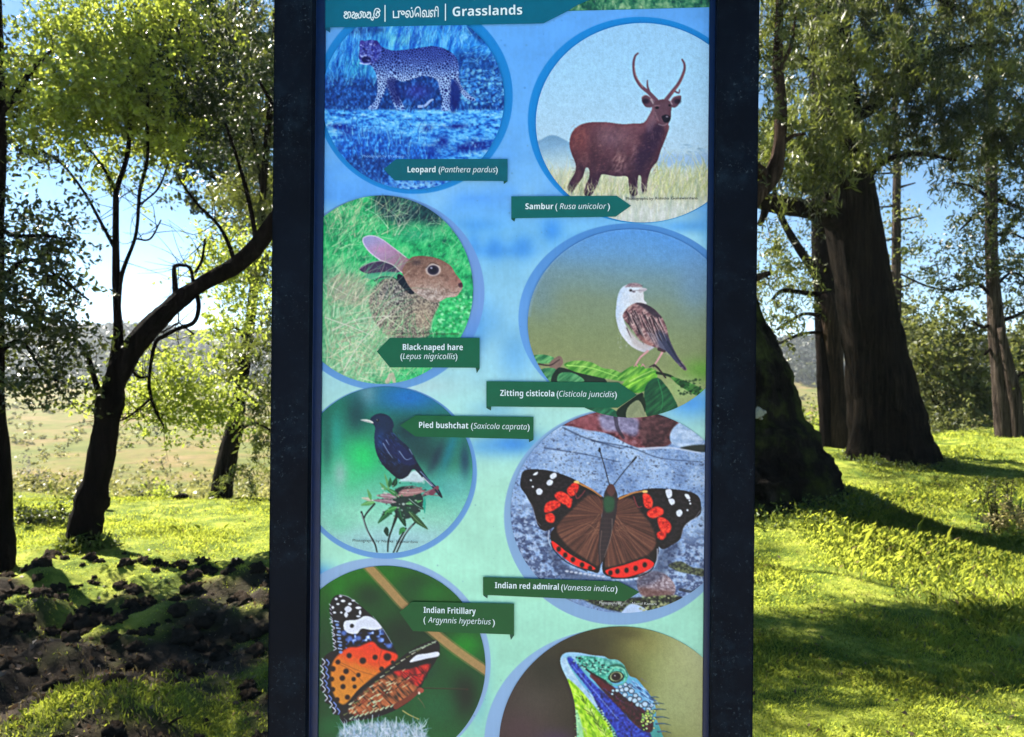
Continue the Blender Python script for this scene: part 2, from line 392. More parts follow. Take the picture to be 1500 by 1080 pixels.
def paint_leopard():
    p = new_disc('leopard', (460, 0), 3.724, 3)
    n = p.noise(16, 70, 3, .25); n2 = p.noise(120, 90, 3); n3 = p.noise(10, 14, 2)
    f = np.clip(.55*n+.5*n2+.25*(n3-.5)-.05, 0, 1)
    up = p.ramp(f, [(.2, (10, 46, 136)), (.38, (22, 100, 206)), (.52, (40, 136, 232)), (.66, (72, 168, 250)), (.8, (130, 205, 255))])
    p.c = up/255.
    lt = np.exp(-((p.X-250)/190)**2-((p.Y-300)/120)**2)+np.exp(-((p.X-560)/260)**2-((p.Y-210)/70)**2)
    p.put(np.clip(lt, 0, 1), p.ramp(n, [(.25, (18, 90, 205)), (.5, (48, 150, 230)), (.75, (120, 205, 250))]), .8)
    p.put(np.exp(-((p.X-470)/120)**2-((p.Y-215)/45)**2)*n, (110, 205, 205), .8)
    p.put(np.exp(-((p.X-240)/80)**2-((p.Y-370)/60)**2)*n, (50, 170, 190), .8)
    dark = p.ramp(n3, [(.2, (12, 34, 98)), (.6, (22, 64, 148)), (.85, (56, 120, 214))])
    for pts, a in (([(60, 430), (200, 420), (330, 440), (345, 600), (60, 600)], .9), ([(330, 430), (560, 400), (700, 420), (760, 600), (330, 605)], .95),
                   ([(770, 300), (880, 290), (960, 310), (1040, 330), (1050, 600), (760, 605)], .72), ([(160, 150), (380, 150), (340, 185), (220, 190)], .85),
                   ([(830, 150), (900, 150), (950, 200), (930, 235), (870, 200)], .8)):
        m = p.full(pts, True, 16)
        p.put(m, dark, a)
    p.blades(240, (80, 180, 330, 470), 90, 84, 14, 4, [(110, 200, 255), (60, 150, 235), (16, 70, 190)], .7)
    p.blades(220, (380, 160, 860, 280), 70, 78, 20, 4, [(130, 205, 255), (60, 150, 240), (16, 70, 200)], .7)
    p.blades(200, (780, 260, 1040, 560), 70, 20, 30, 4, [(120, 200, 255), (40, 120, 230), (10, 40, 140)], .75)
    p.speck(240, (800, 380, 1040, 570), 7, [(120, 200, 255), (60, 150, 245)], .7)
    p.blades(60, (60, 450, 320, 590), 60, 40, 40, 3, [(40, 110, 220), (20, 60, 170)], .8)
    # ground
    g1 = p.noise(60, 14, 4); g2 = p.noise(14, 10, 2)
    gr = p.ramp(np.clip(.65*g1+.45*g2-.03, 0, 1), [(.22, (18, 56, 150)), (.38, (34, 112, 218)), (.5, (70, 164, 246)), (.66, (110, 195, 255)), (.85, (165, 220, 255))])
    m = np.clip((p.Y-588-8*g2)/14, 0, 1)
    p.put(m, gr, 1)
    for x, y, rx, ry in ((180, 720, 36, 30), (130, 690, 50, 16), (700, 775, 34, 34), (820, 810, 60, 26), (900, 790, 70, 30), (620, 700, 24, 18), (780, 690, 60, 14), (640, 830, 40, 40)):
        p.put(np.exp(-((p.X-x)/rx)**2-((p.Y-y)/ry)**2)*np.clip(n3*1.8, 0, 1), (14, 24, 128), .95)
    m = p.full([(110, 800), (250, 720), (420, 730), (560, 790), (700, 860), (720, 1040), (60, 1040)], True, 20)
    p.put(m, p.ramp(n3, [(.25, (10, 40, 140)), (.6, (18, 86, 205)), (.8, (60, 150, 240))]), .8)
    p.blades(260, (120, 700, 640, 1000), 90, 88, 18, 4, [(80, 170, 250), (30, 110, 225), (12, 50, 160), (130, 205, 255)], .75)
    p.put(np.exp(-((p.X-540)/170)**2-((p.Y-1010)/34)**2)*np.clip(g2*2-.4, 0, 1), (140, 205, 255), .95)
    m = p.full([(230, 850), (420, 860), (520, 960), (300, 980), (180, 900)], True, 14); p.put(m, dark, .7)
    p.speck(200, (80, 600, 1030, 700), 6, [(150, 215, 255), (30, 90, 210)], .6, .5)
    # the animal
    body = [(250, 238), (300, 219), (342, 224), (372, 256), (430, 276), (500, 271), (570, 262), (640, 252), (700, 262), (752, 290), (782, 325), (790, 372),
            (790, 420), (806, 470), (842, 512), (880, 542), (868, 552), (820, 530), (780, 470), (752, 430), (748, 500), (744, 560), (742, 602), (690, 602), (702, 545), (684, 492),
            (668, 436), (600, 414), (540, 432), (484, 446), (450, 436), (442, 480), (478, 556), (492, 596), (448, 598), (424, 540), (398, 478), (378, 520), (356, 566),
            (340, 596), (296, 590), (332, 552), (346, 490), (342, 425), (330, 384), (300, 352), (262, 346), (243, 312), (249, 270)]
    M = p.full(body)
    shade = p.ramp(np.clip((p.Y-240)/200+.25*(n3-.5), 0, 1), [(0, (30, 52, 150)), (.45, (34, 58, 160)), (1, (60, 104, 200))])
    p.put(M, shade, .95)
    f1, f2, sl = p.cells([(240, 210), (890, 610)], 1500)
    e = f2-f1
    sp = np.clip((e-(2.2+1.5*np.clip((420-p.Y[sl])/160, 0, 1)*0+1.2*np.clip((p.Y[sl]-330)/100, 0, 1)))/1.6, 0, 1); spots = np.zeros_like(M); spots[sl] = sp
    cent = np.zeros_like(M); cent[sl] = np.clip((2.4-f1)/2, 0, 1)*np.clip((p.Y[sl]-330)/60, 0, 1)
    p.put(M*np.clip(1-spots, 0, 1), p.ramp(p.Y, [(240, (64, 88, 190)), (310, (92, 120, 212)), (380, (136, 174, 240)), (430, (186, 216, 255)), (600, (170, 205, 255))]), .85)
    p.put(M*spots, p.ramp(p.Y, [(240, (12, 18, 92)), (400, (10, 22, 100)), (600, (16, 36, 124))]), .88)
    p.put(M*cent, (74, 70, 180), .4)
    hd = p.full([(250, 240), (300, 219), (342, 224), (368, 262), (345, 330), (300, 352), (262, 346), (243, 312)], True, 4)
    p.put(hd*M, p.ramp(n3, [(.3, (42, 44, 150)), (.7, (100, 116, 214))]), .7)
    p.dot(262, 232, 14, 12, (60, 60, 160)); p.dot(338, 236, 14, 14, (40, 36, 130)); p.dot(272, 268, 5, 4, (12, 12, 70)); p.dot(318, 272, 5, 4, (12, 12, 70))
    p.poly([(260, 320), (285, 305), (310, 318), (304, 340), (270, 340)], (18, 20, 90)); p.line([(250, 345), (285, 352), (310, 345)], 7, 5, (170, 190, 245), .9)
    p.line([(252, 300), (262, 312), (280, 300)], 5, 4, (170, 190, 245), .8); p.speck(60, (255, 235, 350, 340), 4, [(30, 26, 110), (150, 165, 235)], .8)
    m = p.full([(395, 440), (440, 430), (465, 470), (470, 570), (440, 560), (410, 500)], True, 8); p.put(m, (12, 18, 96), .75)
    m = p.full([(750, 440), (800, 480), (780, 600), (742, 600)], True, 8); p.put(m, (16, 26, 110), .8)
    p.line([(572, 582), (604, 578), (632, 552), (648, 544)], 16, 10, (150, 180, 240), .9); p.dot(560, 500, 70, 40, (66, 44, 160), .4, 1.2)
    for q in ((300, 594, 42), (470, 597, 40), (716, 600, 46)): p.line([(q[0], q[1]), (q[0]+q[2]*.6, q[1]+2)], 9, 6, (150, 180, 245), .8)
    p.blades(160, (60, 590, 1040, 612), 22, 84, 26, 4, [(60, 140, 240), (14, 40, 140), (120, 190, 250)], .8)
    return p.out()

def paint_sambur():
    p = new_disc('sambur', (740, 0), 3.272, 4)
    n = p.noise(60, 60, 3); fine = p.noise(6, 10, 2)
    p.c = p.ramp(p.Y+20*(n-.5), [(100, (146, 198, 244)), (350, (156, 206, 246)), (560, (166, 208, 242)), (700, (172, 206, 234)), (800, (186, 208, 220)), (900, (196, 206, 200)), (1080, (198, 208, 214))])/255.
    p.c *= (1+.05*(fine-.5))[..., None]
    hill = p.ramp(p.Y+30*(n-.5), [(640, (104, 150, 192)), (700, (120, 164, 205)), (760, (160, 196, 220)), (820, (188, 208, 214))])
    p.poly([(120, 700), (170, 672), (205, 652), (240, 650), (280, 668), (320, 690), (420, 740), (420, 830), (120, 830)], hill, .9, True, 3)
    p.poly([(690, 760), (780, 735), (850, 745), (930, 735), (1060, 740), (1060, 800), (690, 800)], (138, 176, 224), .7, True, 10)
    p.speck(40, (840, 690, 960, 745), 9, [(140, 178, 214)], .5, .4)
    g = p.noise(12, 60, 3, .1)
    m = np.clip((p.Y-790-50*(n-.4))/60, 0, 1)
    p.put(m, p.ramp(g, [(.25, (150, 168, 150)), (.5, (190, 196, 166)), (.75, (212, 214, 188))]), .8)
    cols = [(206, 206, 150), (170, 180, 130), (220, 214, 180), (140, 156, 120), (200, 190, 190)]
    p.blades(420, (180, 830, 1030, 960), 70, 84, 16, 4, cols, .6); p.blades(260, (700, 800, 1040, 960), 80, 80, 18, 4, [(200, 206, 130), (214, 214, 170), (160, 176, 120)], .65)
    p.put(np.clip((p.Y-940)/60, 0, 1), p.ramp(g, [(.3, (186, 200, 200)), (.7, (206, 214, 226))]), .7)
    p.blades(160, (520, 950, 1000, 1060), 60, 88, 10, 4, [(212, 210, 180), (190, 206, 190), (214, 220, 230)], .55)
    # antlers
    A = (104, 72, 92)
    p.line([(724, 482), (690, 446), (650, 412), (623, 366), (615, 312), (622, 272), (636, 256)], 20, 8, A); p.line([(692, 446), (682, 412), (682, 386)], 12, 5, A)
    p.line([(772, 478), (800, 442), (834, 396), (857, 342), (859, 308), (848, 286)], 20, 8, A); p.line([(816, 440), (832, 446), (836, 430)], 9, 5, A)
    p.line([(660, 418), (626, 362), (619, 316)], 4, 3, (180, 150, 150), .7); p.line([(800, 448), (838, 398), (858, 345)], 5, 3, (150, 90, 90), .8)
    body = [(308, 692), (318, 640), (350, 605), (400, 588), (480, 586), (560, 595), (620, 592), (664, 588), (688, 555), (703, 525), (705, 503), (718, 488), (742, 478),
            (774, 478), (800, 495), (796, 530), (793, 572), (782, 596), (786, 612), (770, 662), (746, 722), (730, 772), (706, 802), (692, 832), (682, 872), (677, 916), (655, 912),
            (652, 852), (640, 842), (634, 882), (632, 934), (600, 932), (592, 882), (584, 847), (530, 846), (470, 836), (455, 850), (440, 892), (410, 938), (378, 932),
            (385, 890), (402, 850), (402, 812), (386, 806), (372, 850), (342, 892), (322, 920), (298, 906), (310, 870), (336, 822), (336, 782), (320, 742)]
    M = p.full(body); fur = p.noise(7, 16, 3, .5)
    sh = p.ramp(np.clip((p.Y-585)/330+.35*(fur-.5), 0, 1), [(0, (112, 70, 84)), (.3, (92, 54, 66)), (.65, (66, 40, 56)), (1, (54, 34, 58))])
    p.put(M, sh); p.put(M*np.clip((p.noise(40, 60, 3)-.5)*2.4, 0, 1), (150, 104, 104), .45); p.put(M*np.clip((p.noise(36, 50, 3)-.5)*2.4, 0, 1), (36, 20, 34), .5)
    p.put(M*np.exp(-((p.X-365)/60)**2-((p.Y-660)/80)**2), p.ramp(fur, [(.2, (96, 46, 52)), (.8, (142, 76, 72))]), .8)
    p.put(M*np.exp(-((p.X-510)/110)**2-((p.Y-660)/60)**2), p.ramp(fur, [(.2, (98, 76, 96)), (.8, (140, 112, 128))]), .6)
    p.put(M*np.exp(-((p.X-545)/34)**2-((p.Y-780)/50)**2)*np.clip(fur*2-.6, 0, 1), (190, 150, 150), .9)
    p.put(M*np.exp(-((p.X-620)/20)**2-((p.Y-750)/60)**2)*np.clip(fur*2-.5, 0, 1), (170, 130, 140), .7)
    p.put(M*p.full([(664, 640), (700, 600), (760, 600), (740, 700), (690, 780), (630, 830), (620, 760), (650, 690)], True, 16), (40, 24, 52), .85)
    p.put(M*np.exp(-((p.X-425)/22)**2-((p.Y-720)/110)**2), (50, 28, 42), .5)
    p.put(M*p.full([(700, 500), (720, 488), (730, 560), (710, 610), (690, 640), (676, 600)], True, 8), (120, 96, 116), .5)
    p.blades(900, (325, 595, 725, 830), 16, 205, 25, 2.2, [(136, 96, 100), (50, 28, 40), (150, 104, 104), (84, 50, 62)], .5); p.blades(160, (690, 500, 780, 720), 16, 260, 25, 2.2, [(120, 96, 110), (44, 26, 44)], .5)
    for e, inn in (([(655, 466), (678, 457), (712, 482), (706, 511), (676, 514), (658, 492)], (668, 486)), ([(790, 492), (808, 466), (842, 459), (840, 486), (820, 514), (796, 513)], (820, 486))):
        p.poly(e, (92, 66, 84)); p.dot(inn[0]+6, inn[1], 16, 12, (30, 20, 40), .85, .8); p.line([e[0], e[1], e[2]], 4, 3, (170, 130, 140), .7)
    p.line([(700, 478), (712, 500)], 10, 6, (190, 180, 190), .7); p.line([(786, 480), (800, 500)], 8, 5, (180, 165, 180), .7)
    p.poly([(712, 490), (745, 480), (790, 486), (794, 540), (786, 585), (760, 596), (730, 570), (716, 530)], (88, 62, 78), .8)
    p.dot(728, 517, 9, 6, (20, 12, 26)); p.dot(788, 506, 6, 5, (20, 12, 26)); p.line([(716, 508), (740, 506)], 4, 3, (160, 130, 140), .7)
    p.poly([(750, 560), (772, 550), (792, 562), (788, 582), (764, 588)], (26, 20, 34)); p.dot(776, 560, 6, 4, (150, 140, 160), .8, .6)
    p.line([(736, 596), (758, 602), (776, 594)], 6, 4, (150, 134, 146), .6); p.line([(718, 540), (736, 580)], 8, 5, (130, 100, 112), .6)
    for x, y, l in ((316, 900, 24), (396, 925, 26), (612, 925, 26), (664, 905, 22)): p.dot(x, y, 12, l, (36, 26, 50), .6, 1)
    p.blades(150, (270, 900, 720, 945), 46, 86, 16, 4, cols, .75)
    return p.out()

def paint_hare():
    p = new_disc('hare', (460, 280), 3.724, 5)
    n = p.noise(70, 50, 3); f = p.noise(9, 22, 3, .4)
    p.c = p.ramp(np.clip(.6*n+.45*f, 0, 1), [(.25, (18, 98, 76)), (.42, (26, 150, 92)), (.55, (46, 186, 112)), (.72, (90, 206, 134)), (.9, (150, 220, 160))])/255.
    p.put(p.full([(330, 20), (450, 20), (640, 60), (720, 150), (640, 200), (560, 170), (500, 190), (430, 180), (350, 130)], True, 22), p.ramp(f, [(.2, (14, 26, 50)), (.8, (36, 78, 84))]), .92)
    p.put(np.exp(-((p.X-560)/130)**2-((p.Y-240)/36)**2), (30, 140, 120), .5)
    p.put(p.full([(60, 430), (200, 440), (320, 520), (420, 700), (420, 1000), (60, 1000)], True, 40), p.ramp(f, [(.25, (110, 170, 130)), (.5, (156, 196, 160)), (.75, (196, 214, 190))]), .75)
    straw = [(206, 206, 176), (176, 190, 150), (150, 140, 130), (226, 224, 206), (120, 180, 130)]
    p.blades(130, (60, 60, 480, 260), 150, 70, 40, 5, straw, .7); p.blades(120, (420, 60, 800, 280), 90, 60, 50, 4, [(176, 190, 160), (90, 180, 130), (200, 206, 180)], .6)
    p.blades(240, (560, 180, 870, 420), 60, 55, 30, 4, [(60, 200, 130), (30, 150, 100), (140, 220, 160), (16, 120, 80)], .6)
    p.blades(240, (60, 150, 330, 460), 100, 62, 24, 5, [(150, 210, 160), (50, 170, 110), (200, 214, 180), (26, 130, 84)], .65)
    p.speck(260, (660, 560, 860, 790), 8, [(20, 140, 70), (90, 230, 140), (40, 190, 100), (170, 240, 190)], .7)
    # hindquarters in the grass
    p.poly([(90, 500), (150, 470), (240, 470), (290, 540), (270, 620), (150, 610), (90, 560)], (146, 112, 118), .5, True, 22); p.blades(120, (80, 470, 300, 640), 90, 50, 20, 5, straw, .7)
    # body
    sp = p.noise(5, 7, 2)
    body = [(326, 530), (396, 474), (462, 490), (545, 548), (604, 585), (684, 606), (652, 684), (632, 752), (604, 800), (420, 800), (330, 710), (300, 610)]
    M = p.full(body, True, 4)
    p.put(M, p.ramp(sp, [(.2, (58, 52, 62)), (.5, (132, 118, 112)), (.8, (190, 178, 166))]), .95)
    p.put(M*np.exp(-((p.X-420)/90)**2-((p.Y-560)/70)**2), p.ramp(sp, [(.3, (32, 36, 52)), (.55, (96, 96, 106)), (.8, (190, 190, 196))]), .8)
    p.put(M*np.exp(-((p.X-600)/60)**2-((p.Y-690)/90)**2), p.ramp(sp, [(.2, (150, 128, 112)), (.8, (206, 188, 164))]), .75)
    p.blades(620, (340, 500, 640, 780), 18, 300, 28, 2.4, [(60, 54, 60), (190, 180, 170), (110, 98, 96)], .6)
    # ears
    p.poly([(248, 426), (300, 395), (372, 383), (440, 398), (474, 440), (400, 447), (300, 453)], (64, 52, 84)); p.line([(250, 424), (300, 394), (372, 382), (436, 396)], 5, 5, (150, 140, 160), .8)
    p.poly([(280, 455), (400, 440), (470, 450), (450, 470), (380, 478), (300, 480)], (70, 160, 130), .8)
    p.poly([(462, 452), (502, 478), (548, 548), (522, 562), (470, 512), (452, 480)], (14, 24, 42))
    p.line([(330, 490), (370, 470), (430, 472), (470, 500)], 8, 6, (30, 36, 52), .7)
    ear = [(268, 258), (308, 243), (362, 258), (432, 308), (502, 362), (545, 392), (505, 458), (470, 440), (428, 402), (360, 377), (308, 337), (274, 294)]
    M = p.full(ear); p.put(M, p.ramp(p.X*.5+p.Y*.5, [(260, (140, 150, 204)), (340, (172, 148, 196)), (420, (150, 116, 140)), (470, (134, 106, 112))]))
    p.put(M*np.exp(-((p.X-365)/60)**2-((p.Y-318)/24)**2), (190, 134, 176), .6); p.line(ear[-3:]+ear[:5], 7, 5, (206, 206, 226), .85)
    p.line([(505, 456), (470, 438), (428, 402), (360, 377)], 5, 5, (214, 208, 216), .8)
    # head
    head = [(482, 432), (520, 372), (560, 355), (640, 359), (702, 380), (748, 412), (772, 452), (802, 490), (812, 520), (796, 552), (770, 577), (722, 582), (690, 602), (656, 607), (600, 586), (540, 546), (502, 492)]
    M = p.full(head)
    p.put(M, p.ramp(np.clip((p.Y-360)/240+.5*(sp-.5), 0, 1), [(0, (122, 92, 82)), (.4, (146, 112, 102)), (.75, (172, 146, 136)), (1, (196, 184, 178))]))
    p.put(M*np.exp(-((p.X-770)/46)**2-((p.Y-500)/50)**2), (146, 98, 92), .6)
    p.put(M*np.exp(-((p.X-620)/90)**2-((p.Y-560)/34)**2), p.ramp(sp, [(.3, (140, 128, 130)), (.7, (216, 208, 208))]), .8)
    p.put(M*np.exp(-((p.X-560)/30)**2-((p.Y-390)/18)**2), (52, 44, 52), .7)
    p.blades(900, (500, 365, 790, 595), 15, 200, 30, 2.0, [(84, 60, 54), (200, 176, 160), (112, 84, 76), (160, 124, 108)], .6)
    p.put(M*np.clip((p.noise(26, 20, 3)-.5)*3, 0, 1), (84, 60, 54), .5); p.dot(650, 430, 40, 33, (214, 206, 208), .85, .3); p.dot(650, 431, 32, 27, (56, 46, 66), 1, .2); p.dot(650, 431, 19, 18, (24, 20, 36), .9, .6); p.dot(640, 420, 6, 5, (190, 190, 220), .8, .6)
    p.line([(612, 418), (640, 392), (680, 404)], 5, 4, (70, 50, 50), .8)
    p.poly([(786, 506), (806, 500), (812, 522), (796, 530)], (60, 34, 48), .9); p.line([(790, 548), (764, 556), (740, 552)], 4, 2, (70, 46, 52), .7)
    p.blades(14, (760, 520, 800, 560), 90, 10, 20, 2, [(216, 210, 200)], .6)
    # grass over the animal
    p.blades(330, (60, 560, 420, 1060), 170, 40, 50, 5, straw, .72, .15); p.blades(170, (300, 700, 660, 1050), 110, 65, 30, 5, [(120, 200, 140), (210, 220, 190), (50, 150, 90), (180, 190, 160)], .7)
    p.blades(60, (150, 400, 480, 700), 200, 55, 18, 4, [(206, 206, 190), (170, 190, 160), (110, 200, 150)], .7)
    for q in ([(60, 690), (200, 740), (320, 790)], [(100, 760), (240, 700), (420, 680)], [(160, 980), (260, 820), (420, 660)]): p.line(q, 7, 4, (214, 212, 204), .7)
    p.line([(400, 1040), (425, 1000), (440, 1050)], 26, 18, (206, 180, 170), .7)
    return p.out()

def paint_cisticola():
    p = new_disc('cisticola', (700, 320), 3.6, 6)
    n = p.noise(300, 260, 2)
    p.c = p.ramp(p.Y+70*(n-.5)-.10*(p.X-700), [(60, (84, 150, 226)), (180, (98, 152, 206)), (300, (112, 146, 160)), (440, (122, 142, 122)), (620, (126, 142, 104)), (760, (132, 144, 100)), (1050, (150, 160, 116))])/255.
    p.put(np.exp(-((p.X-1150)/110)**2-((p.Y-330)/170)**2), (104, 146, 196), .55); p.put(np.exp(-((p.X-330)/90)**2-((p.Y-400)/120)**2), (96, 136, 176), .4)
    m = np.clip(1-np.abs(np.sqrt(((p.X-808)/548)**2+((p.Y-545)/500)**2)-.985)/.03, 0, 1)*(p.Y < 520); p.put(m, (130, 176, 226), .35)
    p.put(np.exp(-((p.X-1190)/110)**2-((p.Y-800)/60)**2), (96, 156, 56), .9); p.put(np.exp(-((p.X-1080)/90)**2-((p.Y-900)/60)**2), (156, 196, 120), .6)
    v = p.noise(10, 60, 2, .9)
    def leaf(pts, c0, c1, vein=None, a=1):
        M = p.full(pts, True, 1); g = p.ramp(v, [(.2, c0), (.8, c1)]); p.put(M, g, a)
        if vein: p.line(vein, 5, 2, np.clip(np.array(c1)*1.35, 0, 255), .8)
        return M
    leaf([(280, 730), (340, 718), (400, 735), (390, 760), (300, 765)], (40, 110, 70), (120, 190, 120)); p.poly([(380, 760), (430, 725), (450, 760), (420, 800), (385, 795)], (126, 104, 96)); p.line([(320, 768), (380, 775), (430, 745)], 9, 5, (66, 50, 52))
    leaf([(330, 800), (400, 790), (430, 830), (380, 870), (340, 860)], (30, 96, 66), (100, 170, 110))
    p.poly([(420, 790), (500, 800), (600, 800), (680, 860), (640, 900), (400, 880)], (14, 34, 30), .9)
    leaf([(455, 770), (520, 750), (600, 760), (660, 790), (720, 800), (800, 840), (790, 860), (700, 850), (600, 830), (500, 805)], (52, 128, 40), (146, 200, 96), [(470, 775), (600, 790), (780, 850)])
    leaf([(430, 820), (500, 815), (560, 860), (430, 870)], (36, 110, 70), (110, 180, 120))
    leaf([(740, 830), (800, 785), (860, 770), (880, 800), (820, 840), (760, 850)], (50, 120, 40), (130, 190, 80))
    leaf([(760, 880), (820, 830), (900, 790), (945, 810), (935, 860), (880, 910), (820, 920)], (44, 122, 40), (140, 206, 70), [(780, 890), (860, 850), (940, 815)])
    p.line([(800, 860), (880, 820), (930, 800)], 6, 4, (196, 226, 130), .7)
    leaf([(880, 900), (940, 840), (990, 880), (1035, 950), (1050, 1010), (960, 1050), (890, 1040)], (12, 62, 44), (34, 104, 62), [(950, 850), (975, 950), (960, 1040)])
    leaf([(560, 1000), (660, 985), (760, 1040), (700, 1060)], (14, 74, 54), (40, 120, 84)); p.poly([(730, 1020), (800, 960), (870, 920), (850, 1000), (770, 1070)], (12, 34, 26))
    p.poly([(870, 940), (885, 980), (875, 1040), (850, 1000)], (20, 40, 28)); p.poly([(790, 1000), (850, 960), (880, 1050), (790, 1060)], (140, 150, 116), .9)
    p.line([(945, 815), (1010, 830), (1080, 870), (1190, 912)], 14, 10, (18, 44, 28)); leaf([(1020, 835), (1100, 860), (1190, 905), (1165, 938), (1090, 900), (1040, 865)], (20, 70, 34), (92, 160, 70)); p.speck(50, (1050, 850, 1180, 930), 6, [(16, 46, 26)], .8)
    p.line([(930, 775), (950, 790), (990, 840)], 12, 8, (50, 36, 40))
    # bird
    f = p.noise(8, 24, 2, 1.0)
    wb = [(740, 402), (760, 365), (800, 345), (840, 345), (868, 368), (874, 400), (876, 430), (890, 450), (850, 452), (800, 462), (776, 492), (768, 530), (800, 600), (850, 650), (930, 672), (905, 696), (878, 706), (820, 682), (775, 640), (745, 590), (728, 520), (730, 460)]
    p.poly([(q[0]+2, q[1]+2) for q in wb], (150, 160, 170), .6, True, 4); p.poly(wb, p.ramp(p.X+.3*p.Y+60*f, [(860, (178, 204, 240)), (960, (212, 222, 240)), (1060, (206, 206, 214)), (1140, (184, 182, 196))]))
    p.poly([(775, 560), (810, 600), (860, 650), (910, 670), (880, 690), (820, 660)], (186, 178, 184), .8, True, 5); p.blades(260, (738, 380, 860, 680), 14, 290, 22, 2.2, [(230, 236, 248), (170, 182, 208), (196, 200, 216)], .5)
    p.poly([(850, 372), (880, 368), (892, 376), (872, 388), (850, 392)], (190, 186, 200)); p.line([(852, 381), (888, 377)], 2.5, 1.5, (110, 104, 124), .8)
    p.poly([(775, 362), (805, 343), (845, 343), (868, 362), (840, 364), (800, 362)], (150, 126, 138), .9, True, 2); p.blades(40, (785, 345, 860, 362), 14, 10, 20, 2.4, [(90, 70, 84), (190, 170, 178)], .8)
    p.dot(806, 380, 8, 7, (50, 40, 52), .95, .5); p.dot(822, 386, 9, 6, (92, 80, 96), .8, .6); p.line([(830, 380), (852, 380)], 3, 2, (90, 80, 96), .7)
    wing = [(768, 500), (800, 462), (850, 444), (912, 466), (962, 510), (992, 565), (1012, 640), (1050, 720), (1100, 790), (1086, 800), (1038, 752), (996, 704), (940, 682), (900, 668), (852, 640), (812, 582), (768, 530)]
    M = p.full(wing); p.put(M, p.ramp(f, [(.2, (92, 62, 72)), (.5, (142, 106, 112)), (.8, (190, 160, 160))]))
    p.put(M*p.full([(940, 590), (1000, 620), (1060, 740), (1100, 800), (1030, 750), (960, 690)], True, 8), (44, 52, 84), .9)
    p.put(M*p.full([(830, 445), (900, 455), (970, 520), (930, 520), (870, 470)], True, 5), (46, 38, 54), .85)
    for k in range(70):
        x = p.r.uniform(780, 960); y = 470+(x-780)*.28+p.r.uniform(0, 110); L = p.r.uniform(30, 80)
        p.line([(x, y), (x+L*.45, y+L)], p.r.uniform(4, 8), 2, (44, 30, 42), .7); p.line([(x+6, y), (x+6+L*.45, y+L)], 2.6, 1.2, (214, 196, 196), .6)
    for k in range(7): p.line([(890+8*k, 600+2*k), (950+10*k, 690+6*k)], 3, 2, (170, 166, 186), .55)
    p.line([(1000, 650), (1050, 735), (1094, 796)], 12, 6, (36, 42, 66), .9); p.poly([(850, 610), (900, 650), (930, 672), (880, 660)], (172, 112, 104), .6, True, 5)
    for q in ([(896, 700), (858, 732), (834, 768)], [(976, 700), (952, 742), (932, 772)]): p.line(q, 12, 8, (196, 148, 152)); p.line(q, 3, 2, (226, 190, 190), .6)
    for x in (824, 842, 860, 880): p.line([(834 if x < 850 else 870, 770), (x, 782)], 7, 5, (190, 140, 144))
    for x in (905, 925, 945): p.line([(930, 772), (x, 784)], 8, 5, (60, 44, 52))
    p.line([(955, 690), (985, 702)], 18, 12, (60, 40, 50), .9)
    return p.out()

